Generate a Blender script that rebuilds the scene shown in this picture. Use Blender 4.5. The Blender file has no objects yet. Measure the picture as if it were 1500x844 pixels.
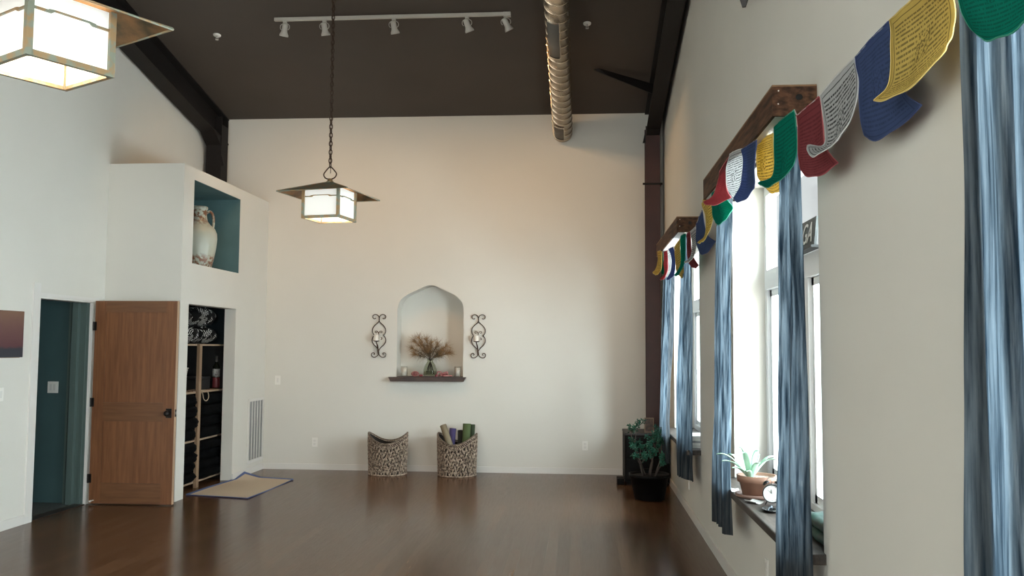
import bpy, bmesh, math, random
from mathutils import Vector, Matrix, noise
random.seed(7)
PI = math.pi
S = bpy.context.scene
COL = S.collection

# ------------------------------------------------------------------ camera
cam = bpy.data.cameras.new('camera')
cam.sensor_width = 36.0
cam.lens = 36.0 * 1283.2 / 1500.0
cam.clip_start = 0.05
camo = bpy.data.objects.new('camera', cam)
COL.objects.link(camo)
Rv = Vector((0.99684481, 0.07917192, 0.00567682))
Uv = Vector((-0.000313466, -0.0675916686, 0.997713019))
Fv = Vector((-0.07937456, 0.99456683, 0.06735359))
camo.matrix_world = Matrix(((Rv.x, Uv.x, -Fv.x, 0), (Rv.y, Uv.y, -Fv.y, 0), (Rv.z, Uv.z, -Fv.z, 1.62), (0, 0, 0, 1)))
S.camera = camo

# ------------------------------------------------------------------ world, daylight, exposure
w = bpy.data.worlds.new('world')
S.world = w
w.use_nodes = True
bg = w.node_tree.nodes['Background']
bg.inputs[0].default_value = (0.93, 0.99, 1.0, 1)
bg.inputs[1].default_value = 0.69

def sun(name, d, strength, angle, color):
    l = bpy.data.lights.new(name, 'SUN')
    l.energy = strength
    l.angle = math.radians(angle)
    l.color = color
    o = bpy.data.objects.new(name, l)
    COL.objects.link(o)
    o.rotation_euler = Vector(d).to_track_quat('-Z', 'Y').to_euler()
    return o

# overcast daylight coming through the row of windows on the right
sun('daylight_sun', (-1.0, 0.12, -0.25), 46, 110, (0.78, 0.94, 1.0))
# added upward sun standing in for light bounced off the ground outside
sun('ground_bounce_fill', (-1.0, 0.40, 0.35), 15, 110, (0.95, 0.97, 0.92))

def area(name, loc, d, sx, sy, power, color):
    l = bpy.data.lights.new(name, 'AREA')
    l.shape = 'RECTANGLE'
    l.size = sx
    l.size_y = sy
    l.energy = power
    l.color = color
    o = bpy.data.objects.new(name, l)
    COL.objects.link(o)
    o.location = loc
    o.rotation_euler = Vector(d).to_track_quat('-Z', 'Y').to_euler()
    return o

# added fill light behind the photographer, standing just inside the rear wall
area('rear_fill', (-2.0, -3.3, 2.2), (0.0, 1, 0.12), 5.0, 2.6, 260, (0.96, 0.98, 0.96))

S.view_settings.view_transform = 'Standard'
S.view_settings.look = 'None'
S.view_settings.gamma = 1
S.view_settings.use_curve_mapping = False
S.view_settings.exposure = 0.0
S.cycles.use_denoising = True
S.cycles.max_bounces = 8
S.cycles.diffuse_bounces = 5
S.cycles.transparent_max_bounces = 16
S.cycles.sample_clamp_indirect = 4
S.cycles.caustics_reflective = False
S.cycles.caustics_refractive = False

# ------------------------------------------------------------------ materials
MATS = {}
def mat(name, color, rough=0.6, metal=0.0, noise_amt=0.0, scale=8.0, bump=0.0, stretch=(1, 1, 1), spec=0.5,
        alpha=1.0, trans=0.0, emit=None, estr=0.0, color2=None, detail=4, coord='Object', contrast=(0.35, 0.65)):
    if name in MATS:
        return MATS[name]
    m = bpy.data.materials.new(name)
    m.use_nodes = True
    nt = m.node_tree
    b = nt.nodes['Principled BSDF']
    b.inputs['Base Color'].default_value = (*color, 1)
    b.inputs['Roughness'].default_value = rough
    b.inputs['Metallic'].default_value = metal
    b.inputs['Specular IOR Level'].default_value = spec
    b.inputs['Alpha'].default_value = alpha
    b.inputs['Transmission Weight'].default_value = trans
    if emit:
        b.inputs['Emission Color'].default_value = (*emit, 1)
        b.inputs['Emission Strength'].default_value = estr
    if noise_amt or bump or color2:
        tc = nt.nodes.new('ShaderNodeTexCoord')
        mp = nt.nodes.new('ShaderNodeMapping')
        mp.inputs['Scale'].default_value = stretch
        nt.links.new(tc.outputs[coord], mp.inputs[0])
        nz = nt.nodes.new('ShaderNodeTexNoise')
        nz.inputs['Scale'].default_value = scale
        nz.inputs['Detail'].default_value = detail
        nt.links.new(mp.outputs[0], nz.inputs['Vector'])
        if noise_amt or color2:
            mx = nt.nodes.new('ShaderNodeMix')
            mx.data_type = 'RGBA'
            c2 = color2 if color2 else tuple(c * (1 - noise_amt) for c in color)
            mx.inputs[6].default_value = (*color, 1)
            mx.inputs[7].default_value = (*c2, 1)
            rp = nt.nodes.new('ShaderNodeMapRange')
            rp.inputs[1].default_value = contrast[0]
            rp.inputs[2].default_value = contrast[1]
            nt.links.new(nz.outputs[0], rp.inputs[0])
            nt.links.new(rp.outputs[0], mx.inputs[0])
            nt.links.new(mx.outputs[2], b.inputs['Base Color'])
        if bump:
            bp = nt.nodes.new('ShaderNodeBump')
            bp.inputs['Strength'].default_value = bump
            bp.inputs['Distance'].default_value = 0.01
            nt.links.new(nz.outputs[0], bp.inputs['Height'])
            nt.links.new(bp.outputs[0], b.inputs['Normal'])
    MATS[name] = m
    return m

def floor_material():
    m = bpy.data.materials.new('dark_plank_floor')
    m.use_nodes = True
    nt = m.node_tree
    b = nt.nodes['Principled BSDF']
    tc = nt.nodes.new('ShaderNodeTexCoord')
    mp = nt.nodes.new('ShaderNodeMapping')
    mp.inputs['Rotation'].default_value = (0, 0, PI / 2)
    nt.links.new(tc.outputs['Object'], mp.inputs[0])
    br = nt.nodes.new('ShaderNodeTexBrick')
    br.inputs['Scale'].default_value = 1.0
    br.inputs['Brick Width'].default_value = 1.3
    br.inputs['Row Height'].default_value = 0.095
    br.inputs['Mortar Size'].default_value = 0.0022
    br.inputs['Color1'].default_value = (0.125, 0.060, 0.030, 1)
    br.inputs['Color2'].default_value = (0.215, 0.112, 0.056, 1)
    br.inputs['Mortar'].default_value = (0.012, 0.008, 0.006, 1)
    br.inputs['Bias'].default_value = -0.2
    nt.links.new(mp.outputs[0], br.inputs['Vector'])
    mp2 = nt.nodes.new('ShaderNodeMapping')
    mp2.inputs['Scale'].default_value = (30, 1.6, 1)
    nt.links.new(tc.outputs['Object'], mp2.inputs[0])
    nz = nt.nodes.new('ShaderNodeTexNoise')
    nz.inputs['Scale'].default_value = 2.0
    nz.inputs['Detail'].default_value = 6
    nt.links.new(mp2.outputs[0], nz.inputs['Vector'])
    mx = nt.nodes.new('ShaderNodeMix')
    mx.data_type = 'RGBA'
    mx.blend_type = 'MULTIPLY'
    mx.inputs[0].default_value = 0.7
    nt.links.new(br.outputs[0], mx.inputs[6])
    nt.links.new(nz.outputs[0], mx.inputs[7])
    nt.links.new(mx.outputs[2], b.inputs['Base Color'])
    b.inputs['Specular IOR Level'].default_value = 0.22
    mr = nt.nodes.new('ShaderNodeMapRange')
    mr.inputs[3].default_value = 0.14
    mr.inputs[4].default_value = 0.26
    nt.links.new(nz.outputs[0], mr.inputs[0])
    nt.links.new(mr.outputs[0], b.inputs['Roughness'])
    bp = nt.nodes.new('ShaderNodeBump')
    bp.inputs['Strength'].default_value = 0.12
    bp.inputs['Distance'].default_value = 0.002
    nt.links.new(br.outputs['Fac'], bp.inputs['Height'])
    bp.invert = True
    nt.links.new(bp.outputs[0], b.inputs['Normal'])
    return m

WALL = mat('painted_wall', (0.72, 0.70, 0.64), 0.75, noise_amt=0.03, scale=1.2, bump=0.05)
TRIM = mat('painted_trim', (0.74, 0.72, 0.68), 0.45)
CEIL = mat('dark_ceiling_paint', (0.072, 0.055, 0.043), 0.8, noise_amt=0.08, scale=1.5)
STEEL = mat('oxide_painted_steel', (0.050, 0.014, 0.011), 0.5, noise_amt=0.3, scale=5)
DARKSTEEL = mat('dark_painted_steel', (0.010, 0.008, 0.0075), 0.6, spec=0.25)
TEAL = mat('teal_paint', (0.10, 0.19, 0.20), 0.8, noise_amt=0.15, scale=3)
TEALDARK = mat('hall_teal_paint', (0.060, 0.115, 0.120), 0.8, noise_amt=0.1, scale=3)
WHITEVINYL = mat('white_window_vinyl', (0.84, 0.86, 0.86), 0.4)
CARPET = mat('hall_carpet', (0.07, 0.085, 0.08), 0.95, noise_amt=0.3, scale=60)
FLOOR = floor_material()
VALWOOD = mat('reclaimed_wood', (0.125, 0.060, 0.032), 0.75, color2=(0.036, 0.019, 0.013), scale=5, stretch=(5, 0.9, 9), bump=0.5, detail=9, spec=0.2)
VALEDGE = mat('raw_wood_edge', (0.30, 0.17, 0.085), 0.7, noise_amt=0.4, scale=9)
SILLWOOD = mat('weathered_sill_wood', (0.060, 0.045, 0.035), 0.55, color2=(0.011, 0.008, 0.006), scale=4, stretch=(5, 1, 5), bump=0.5, detail=7)
DOORWOOD = mat('fir_door_wood', (0.225, 0.092, 0.036), 0.5, color2=(0.155, 0.058, 0.022), scale=4, stretch=(10, 10, 0.7), detail=8)
PLY = mat('pale_plywood', (0.42, 0.30, 0.20), 0.6, noise_amt=0.2, scale=4, stretch=(1, 1, 4))
BLACK = mat('black_fabric', (0.0035, 0.004, 0.0045), 1.0, noise_amt=0.3, scale=12, bump=0.3, spec=0.05)
BRONZE = mat('oiled_bronze', (0.012, 0.010, 0.009), 0.4, metal=0.6)
IRON = mat('rusty_scroll_iron', (0.085, 0.042, 0.024), 0.55, metal=0.3, color2=(0.03, 0.02, 0.015), scale=20)
WHITEPLASTIC = mat('white_plastic', (0.84, 0.82, 0.77), 0.4)
GALV = mat('galvanised_duct', (0.66, 0.57, 0.46), 0.27, metal=0.9, noise_amt=0.12, scale=4)
DUCTGRILLE = mat('duct_grille_grey', (0.13, 0.12, 0.105), 0.5, metal=0.3)
BLACKMAT = mat('matte_black', (0.006, 0.006, 0.006), 0.8)
TRACKWHITE = mat('track_white_enamel', (0.50, 0.47, 0.42), 0.45)
PATINA = mat('verdigris_brass', (0.36, 0.235, 0.12), 0.45, metal=0.35, color2=(0.25, 0.27, 0.21), scale=22, detail=6, contrast=(0.44, 0.56))
PATINA_IN = mat('copper_underside', (0.46, 0.24, 0.10), 0.4, metal=0.7, color2=(0.10, 0.085, 0.045), scale=9, detail=6)
CHAIN = mat('aged_chain_brass', (0.05, 0.028, 0.017), 0.5, metal=0.5)
LAMPGLASS = mat('glowing_opal_glass', (0.7, 0.7, 0.66), 0.3, emit=(1.0, 0.975, 0.92), estr=0.46)

# ------------------------------------------------------------------ mesh helpers
class MB:
    def __init__(self):
        self.bm = bmesh.new()
    def box(self, x0, x1, y0, y1, z0, z1, rot=None, bevel=0):
        t = bmesh.new()
        r = bmesh.ops.create_cube(t, size=1)
        bmesh.ops.scale(t, vec=(abs(x1 - x0), abs(y1 - y0), abs(z1 - z0)), verts=t.verts)
        if bevel:
            bmesh.ops.bevel(t, geom=t.edges[:], offset=bevel, segments=2, affect='EDGES', profile=0.5)
        c = Vector(((x0 + x1) / 2, (y0 + y1) / 2, (z0 + z1) / 2))
        M = Matrix.Translation(c)
        if rot is not None:
            M = M @ rot
        t.transform(M)
        self.merge(t)
        return self
    def merge(self, t):
        me = bpy.data.meshes.new('tmp')
        t.to_mesh(me)
        t.free()
        self.bm.from_mesh(me)
        bpy.data.meshes.remove(me)
    def poly(self, pts, thick=None):
        vs = [self.bm.verts.new(p) for p in pts]
        self.bm.faces.new(vs)
    def prism(self, pts, d):
        """extrude the polygon pts (3d list) along the vector d"""
        d = Vector(d)
        a = [self.bm.verts.new(p) for p in pts]
        b = [self.bm.verts.new(Vector(p) + d) for p in pts]
        n = len(pts)
        self.bm.faces.new(a)
        self.bm.faces.new(b[::-1])
        for i in range(n):
            self.bm.faces.new((a[i], b[i], b[(i + 1) % n], a[(i + 1) % n]))
        return self
    def tube(self, pts, r, n=8, closed=False, cap=True):
        pts = [Vector(p) for p in pts]
        N = len(pts)
        rad = r if isinstance(r, (list, tuple)) else [r] * N
        rings = []
        prev = None
        for i in range(N):
            if closed:
                t = (pts[(i + 1) % N] - pts[i - 1]).normalized()
            else:
                t = (pts[min(i + 1, N - 1)] - pts[max(i - 1, 0)]).normalized()
            if prev is None:
                a = Vector((0, 0, 1)) if abs(t.z) < 0.9 else Vector((1, 0, 0))
                u = t.cross(a).normalized()
            else:
                u = (prev - t * prev.dot(t)).normalized()
            prev = u
            v = t.cross(u)
            rings.append([self.bm.verts.new(pts[i] + (u * math.cos(2 * PI * k / n) + v * math.sin(2 * PI * k / n)) * rad[i]) for k in range(n)])
        for i in range(N if closed else N - 1):
            A, B = rings[i], rings[(i + 1) % N]
            for k in range(n):
                self.bm.faces.new((A[k], A[(k + 1) % n], B[(k + 1) % n], B[k]))
        if cap and not closed:
            self.bm.faces.new(rings[0][::-1])
            self.bm.faces.new(rings[-1])
        return self
    def lathe(self, prof, n=32, c=(0, 0, 0), cap=False):
        """prof: list of (r, z)"""
        rings = []
        for r, z in prof:
            if r < 1e-5:
                rings.append([self.bm.verts.new((c[0], c[1], c[2] + z))])
            else:
                rings.append([self.bm.verts.new((c[0] + r * math.cos(2 * PI * k / n), c[1] + r * math.sin(2 * PI * k / n), c[2] + z)) for k in range(n)])
        for A, B in zip(rings, rings[1:]):
            for k in range(n):
                k2 = (k + 1) % n
                if len(A) == 1 and len(B) == 1:
                    continue
                if len(A) == 1:
                    self.bm.faces.new((A[0], B[k2], B[k]))
                elif len(B) == 1:
                    self.bm.faces.new((A[k], A[k2], B[0]))
                else:
                    self.bm.faces.new((A[k], A[k2], B[k2], B[k]))
        return self
    def blob(self, c, s, rot=None, u=8, v=6, amp=0, f=3, seed=0):
        t = bmesh.new()
        bmesh.ops.create_uvsphere(t, u_segments=u, v_segments=v, radius=1)
        if amp:
            for q in t.verts:
                q.co *= 1 + amp * noise.noise(q.co * f + Vector((seed, seed * 2, 0)))
        bmesh.ops.scale(t, vec=s, verts=t.verts)
        M = Matrix.Translation(Vector(c))
        if rot is not None:
            M = M @ rot
        t.transform(M)
        self.merge(t)
        return self
    def grid(self, f, nu, nv, uv=True):
        layer = self.bm.loops.layers.uv.verify()
        vs = [[self.bm.verts.new(f(i / nu, j / nv)) for i in range(nu + 1)] for j in range(nv + 1)]
        for j in range(nv):
            for i in range(nu):
                fc = self.bm.faces.new((vs[j][i], vs[j][i + 1], vs[j + 1][i + 1], vs[j + 1][i]))
                for lp, (a, b) in zip(fc.loops, ((i, j), (i + 1, j), (i + 1, j + 1), (i, j + 1))):
                    lp[layer].uv = (a / nu, b / nv)
        return self
    def build(self, name, m, parent=None, smooth=False, loc=None, recalc=True):
        if recalc:
            bmesh.ops.recalc_face_normals(self.bm, faces=self.bm.faces)
        if loc is not None:
            self.bm.transform(Matrix.Translation(-Vector(loc)))
        me = bpy.data.meshes.new(name)
        self.bm.to_mesh(me)
        self.bm.free()
        me.materials.append(m)
        if smooth:
            for p in me.polygons:
                p.use_smooth = True
        o = bpy.data.objects.new(name, me)
        COL.objects.link(o)
        if parent is not None:
            o.parent = parent
        elif loc is not None:
            o.location = loc
        return o

def tag(o, label, cat, group=None, kind=None):
    o['label'] = label
    o['category'] = cat
    if group:
        o['group'] = group
    if kind:
        o['kind'] = kind
    return o

def struct(o):
    o['kind'] = 'structure'
    return o

def thing(name, label, cat, loc=(0, 0, 0), rz=0, group=None):
    o = bpy.data.objects.new(name, None)
    o.empty_display_size = 0.1
    COL.objects.link(o)
    o.location = loc
    o.rotation_euler = (0, 0, rz)
    return tag(o, label, cat, group)

def kids(o):
    return [c for c in bpy.data.objects if c.parent is o]

def copy_tree(o, parent=None):
    c = o.copy()
    COL.objects.link(c)
    c.parent = parent
    for ch in kids(o):
        copy_tree(ch, c)
    return c

def smoothpath(pts, n=6, closed=False):
    pts = [Vector(p) for p in pts]
    out = []
    N = len(pts)
    rng = range(N if closed else N - 1)
    for i in rng:
        p0 = pts[i - 1] if (closed or i > 0) else pts[i]
        p1 = pts[i]
        p2 = pts[(i + 1) % N]
        p3 = pts[(i + 2) % N] if (closed or i + 2 < N) else pts[-1]
        for k in range(n):
            t = k / n
            out.append(0.5 * ((2 * p1) + (p2 - p0) * t + (2 * p0 - 5 * p1 + 4 * p2 - p3) * t * t + (3 * p1 - p0 - 3 * p2 + p3) * t ** 3))
    if not closed:
        out.append(pts[-1])
    return out

# ------------------------------------------------------------------ room dimensions
XL, XR, YB = -5.03, 1.05, 11.40      # left wall, right wall, far wall
XK = -4.20                           # face of the closet bump-out
YF = -4.0                            # rear wall behind the photographer
RIDGE = 3.7
SL = 0.2
def ceil_z(y):
    return 4.69 + SL * (YB - y) if y > RIDGE else 4.69 + SL * (YB - 2 * RIDGE + y)
ZTOP = ceil_z(RIDGE)

# floor
struct(MB().box(XL, XR + 0.3, YF, YB + 0.3, -0.1, 0).build('floor', FLOOR))

# far wall with the arched niche cut out of it
NX0, NX1, NZ0, NZS, NZT, ND = -2.425, -1.545, 1.222, 2.10, 2.43, 0.26
def arch_pts(n=14):
    """pointed ogee-like arch, from the left spring to the right spring"""
    ctr = [(NX0, NZS), (NX0 + 0.025, 2.205), (NX0 + 0.10, 2.285), (NX0 + 0.25, 2.360), (-1.985, NZT),
           (NX1 - 0.25, 2.360), (NX1 - 0.10, 2.285), (NX1 - 0.025, 2.205), (NX1, NZS)]
    return [(p.x, p.y) for p in smoothpath([(a, b, 0) for a, b in ctr], 4)]
AP = arch_pts()
mb = MB()
bm = mb.bm
def q(a, b, c, d):
    bm.faces.new([bm.verts.new(p) for p in (a, b, c, d)])
x0, x1, zt = XL - 0.2, XR + 0.3, 4.75
q((x0, YB, 0), (NX0, YB, 0), (NX0, YB, zt), (x0, YB, zt))
q((NX1, YB, 0), (x1, YB, 0), (x1, YB, zt), (NX1, YB, zt))
q((NX0, YB, 0), (NX1, YB, 0), (NX1, YB, NZ0), (NX0, YB, NZ0))
for (ax, az), (bx, bz) in zip(AP, AP[1:]):
    q((ax, YB, az), (bx, YB, bz), (bx, YB, zt), (ax, YB, zt))
loop = [(NX0, NZ0)] + AP + [(NX1, NZ0)]
for (ax, az), (bx, bz) in zip(loop, loop[1:] + loop[:1]):
    q((ax, YB, az), (bx, YB, bz), (bx, YB + ND, bz), (ax, YB + ND, az))
bm.faces.new([bm.verts.new((a, YB + ND, b)) for a, b in loop])
# solid backing so the wall has thickness
q((x0, YB + 0.35, 0), (x1, YB + 0.35, 0), (x1, YB + 0.35, zt), (x0, YB + 0.35, zt))
bmesh.ops.remove_doubles(bm, verts=bm.verts, dist=1e-4)
struct(mb.build('wall_back', WALL, recalc=False))

# left wall with the doorway
DY0, DY1, DZ = 7.76, 8.66, 2.07
mb = MB()
def wallprof(x, y0, y1, z0, dx):
    ys = [y0] + ([RIDGE] if y0 < RIDGE < y1 else []) + [y1]
    mb.prism([(x, y0, z0), (x, y1, z0)] + [(x, y, ceil_z(y) + 0.03) for y in ys[::-1]], (dx, 0, 0))
wallprof(XL, YF, DY0, 0, -0.12)
wallprof(XL, DY1, YB, 0, -0.12)
wallprof(XL, DY0, DY1, DZ, -0.12)
struct(mb.build('wall_left', WALL))

# right wall with deep window recesses
WIN = [(7.95, 10.12), (3.97, 6.20), (0.02, 2.25), (-3.93, -1.70)]
WZ0, WZ1 = 0.70, 2.74
WT = 0.24
mb = MB()
edges = [YF]
for a, b in WIN[::-1]:
    edges += [a, b]
edges += [YB]
for i in range(0, len(edges), 2):
    if edges[i + 1] - edges[i] > 0.01:
        wallprof(XR, edges[i], edges[i + 1], 0, WT)
for a, b in WIN:
    mb.box(XR, XR + WT, a, b, 0, WZ0)
    wallprof(XR, a, b, WZ1, WT)
struct(mb.build('wall_right', WALL))

# unseen rear wall; its big glazed opening is added for the light
mb = MB()
mb.box(XL, -4.6, YF - 0.1, YF, 0, 4.8)
mb.box(0.6, XR, YF - 0.1, YF, 0, 4.8)
mb.box(-4.6, 0.6, YF - 0.1, YF, 3.6, 4.8)
mb.box(-4.6, 0.6, YF - 0.1, YF, 0, 0.6)
struct(mb.build('wall_rear', WALL))

# ceiling slopes up towards the camera, ridge, then down
mb = MB()
mb.prism([(XL - 0.2, YB + 0.3, ceil_z(YB) - SL * 0.3), (XL - 0.2, RIDGE, ZTOP), (XL - 0.2, YF - 0.1, ceil_z(YF - 0.1)),
          (XL - 0.2, YF - 0.1, ceil_z(YF) + 0.1), (XL - 0.2, RIDGE, ZTOP + 0.12), (XL - 0.2, YB + 0.3, ceil_z(YB) + 0.06)], (XR + 0.3 - XL + 0.2, 0, 0))
struct(mb.build('ceiling', CEIL))

# baseboards
struct(MB().box(XK, XR, YB - 0.014, YB, 0, 0.075).build('baseboard_back', TRIM))
struct(MB().box(XR - 0.014, XR, YF, YB, 0, 0.085).build('baseboard_right', TRIM))
mb = MB()
mb.box(XL, XL + 0.014, YF, DY0 - 0.10, 0, 0.085)
mb.box(XK, XK + 0.014, 10.37, YB, 0, 0.075)
struct(mb.build('baseboard_left', TRIM))

# ------------------------------------------------------------------ closet bump-out with niche above
CY0, CTOP = 8.88, 3.55
OY0, OY1, OZ = 9.08, 10.37, 2.065
NY0, NY1, NB, NT = 9.13, 10.425, 2.505, 3.42
KT = 0.14
mb = MB()
bx = mb.box
# front face (x = XK) pieces
bx(XK - KT, XK, CY0, OY0, 0, CTOP)
bx(XK - KT, XK, OY1, YB, 0, NB)
bx(XK - KT, XK, NY1, YB, NB, CTOP)
bx(XK - KT, XK, OY0, OY1, OZ, NB)
bx(XK - KT, XK, OY0, NY0, NB, CTOP)
bx(XK - KT, XK, NY0, NY1, NT, CTOP)
bx(XK - KT, XK, OY1, NY1, NB, NB + 0.0005)
# side facing the camera, top lid
bx(XL, XK - KT, CY0, CY0 + 0.11, 0, CTOP)
bx(XL, XK - KT, CY0 + 0.11, YB, CTOP - 0.08, CTOP)
struct(mb.build('wall_closet', WALL))
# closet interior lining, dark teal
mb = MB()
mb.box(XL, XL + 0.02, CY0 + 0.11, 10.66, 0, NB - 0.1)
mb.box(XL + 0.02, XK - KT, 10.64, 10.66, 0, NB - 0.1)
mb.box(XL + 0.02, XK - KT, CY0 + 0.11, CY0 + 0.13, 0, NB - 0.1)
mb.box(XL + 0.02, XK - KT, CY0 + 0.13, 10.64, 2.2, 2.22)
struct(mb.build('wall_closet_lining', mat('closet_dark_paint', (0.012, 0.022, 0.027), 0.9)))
# niche lining
mb = MB()
mb.box(XL + 0.05, XL + 0.07, NY0 - 0.02, NY1 + 0.02, NB - 0.02, NT + 0.02)
mb.box(XL + 0.07, XK - 0.004, NY1 - 0.004, NY1 + 0.02, NB, NT)
mb.box(XL + 0.07, XK - 0.004, NY0 - 0.02, NY0 + 0.004, NB, NT)
mb.box(XL + 0.07, XK - 0.004, NY0, NY1, NB - 0.02, NB + 0.001)
mb.box(XL + 0.07, XK - 0.004, NY0, NY1, NT - 0.003, NT + 0.02)
struct(mb.build('wall_niche_lining', TEAL))

# hallway behind the doorway
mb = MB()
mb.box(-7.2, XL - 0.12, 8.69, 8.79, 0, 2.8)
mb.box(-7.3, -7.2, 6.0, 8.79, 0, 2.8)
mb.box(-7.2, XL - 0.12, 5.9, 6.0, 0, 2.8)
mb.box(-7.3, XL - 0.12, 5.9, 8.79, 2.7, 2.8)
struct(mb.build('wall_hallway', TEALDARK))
struct(MB().box(-7.3, XL - 0.12, 5.9, 8.79, -0.1, 0.004).build('floor_hallway', CARPET))
struct(MB().box(XL - 0.12, XL, DY0, DY1, -0.05, 0.006).build('floor_threshold', mat('dark_threshold', (0.03, 0.02, 0.015), 0.4)))

# door frame and casing
mb = MB()
mb.box(XL - 0.022, XL + 0.005, DY1 - 0.012, DY1, 0, DZ)
mb.box(XL - 0.12, XL + 0.005, DY0, DY0 + 0.02, 0, DZ)
mb.box(XL - 0.12, XL + 0.005, DY0, DY1, DZ - 0.02, DZ)
mb.box(XL, XL + 0.016, DY0 - 0.10, DY0, 0, 2.19)
mb.box(XL, XL + 0.014, DY0, DY1 + 0.09, DZ, 2.10)
struct(mb.build('trim_1', TRIM))
mb = MB()
mb.box(XL - 0.12, XL - 0.022, DY1 - 0.012, DY1, 0, DZ)
mb.box(XL - 0.07, XL - 0.05, DY1 - 0.024, DY1 - 0.012, 0, DZ)
mb.box(-5.26, -5.24, 8.63, 8.69, 0, 2.08)
mb.box(-5.21, -5.15, 8.60, 8.69, 0, 2.08)
mb.box(-5.24, -5.21, 8.66, 8.69, 0, 2.08)
struct(mb.build('trim_2', mat('teal_trim_paint', (0.085, 0.125, 0.115), 0.5)))

# ------------------------------------------------------------------ steel frame
def column(x0, x1, label, zb, ztop, m):
    t = thing('steel_column', label, 'column', ((x0 + x1) / 2, 11.22, zb))
    c = MB()
    w = (x1 - x0) / 2
    h = ztop - zb
    c.box(-w, w, -0.09, -0.075, 0, h)
    c.box(-w, w, 0.105, 0.12, 0, h)
    c.box(-0.008, 0.008, -0.08, 0.11, 0, h)
    c.build('shaft', m, t)
    return t
cr = column(0.813, 0.993, 'dark red steel column in the far right corner beside the window', 0.0, 4.45, STEEL)
cb = MB()
cb.box(-0.13, 0.12, -0.10, -0.088, 3.69, 3.715)
cb.box(0.092, 0.105, -0.10, 0.10, 3.69, 3.715)
cb.build('strap', DARKSTEEL, cr)
cb = MB()
cb.prism([(-0.092, -0.085, 4.24), (-0.125, -0.085, 4.24), (-0.092, -0.085, 4.40)], (0, 0.05, 0))
cb.build('bracket', DARKSTEEL, cr)
cl = column(-4.975, -4.768, 'dark steel column in the far left corner above the closet', CTOP + 0.003, 4.66, DARKSTEEL)
MB().box(0.088, 0.1035, -0.075, 0.105, 0, 1.0).build('side_plate', DARKSTEEL, cl)
cb = MB()
cb.prism([(0.1035, -0.085, 0.45), (0.14, -0.085, 0.45), (0.1035, -0.085, 0.60)], (0, 0.05, 0))
cb.build('bracket', DARKSTEEL, cl)

def rafter(x0, x1, label):
    t = thing('roof_rafter', label, 'beam', ((x0 + x1) / 2, YB - 0.02, ceil_z(YB)))
    w = (x1 - x0) / 2
    L = 7.0
    D = 0.36
    def seg(z0, z1, a, b, name, m):
        c = MB()
        c.prism([(a, 0, z0), (a, 0, z1), (a, -L, z1 + L * SL), (a, -L, z0 + L * SL)], (b - a, 0, 0))
        c.build(name, m, t)
    seg(-0.025, -0.01, -w, w, 'top_flange', DARKSTEEL)
    seg(-D, -D + 0.018, -w, w, 'bottom_flange', DARKSTEEL)
    seg(-D + 0.018, -0.025, -0.01, 0.01, 'web', DARKSTEEL)
    return t
rl = rafter(-4.985, -4.775, 'dark steel roof rafter sloping up above the left wall')
rr = rafter(0.82, 0.995, 'dark steel roof rafter sloping up along the top of the window wall')
cb = MB()
# haunch stiffener plates at the column heads
cb.prism([(-0.10, -0.45, -0.27), (-0.10, -0.10, -0.34), (-0.10, -0.10, -0.52), (-0.10, -0.30, -0.38)], (0.2, 0, 0))
cb.build('haunch_plate', DARKSTEEL, rl)
cb = MB()
cb.prism([(-0.085, -0.34, -0.30), (-0.085, -0.02, -0.34), (-0.085, -0.02, -0.52)], (0.17, 0, 0))
cb.build('haunch_plate', DARKSTEEL, rr)
br = MB()
br.prism([(0.14, 10.20, 4.90), (0.20, 10.20, 4.915), (0.86, 10.52, 4.81), (0.86, 10.52, 4.69), (0.30, 10.24, 4.84)], (0.0, 0.03, 0.0))
b_ = br.build('flange_brace', DARKSTEEL, loc=(0.5, 10.35, 4.85))
tag(b_, 'dark angled steel brace under the ceiling, right of the duct', 'brace')
# ------------------------------------------------------------------ windows
def glass_material():
    m = bpy.data.materials.new('window_glass')
    m.use_nodes = True
    nt = m.node_tree
    nt.nodes.remove(nt.nodes['Principled BSDF'])
    tr = nt.nodes.new('ShaderNodeBsdfTransparent')
    gl = nt.nodes.new('ShaderNodeBsdfGlossy')
    gl.inputs['Roughness'].default_value = 0.02
    mx = nt.nodes.new('ShaderNodeMixShader')
    mx.inputs[0].default_value = 0.03
    nt.links.new(tr.outputs[0], mx.inputs[1])
    nt.links.new(gl.outputs[0], mx.inputs[2])
    nt.links.new(mx.outputs[0], nt.nodes['Material Output'].inputs[0])
    return m
GLASS = glass_material()

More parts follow.
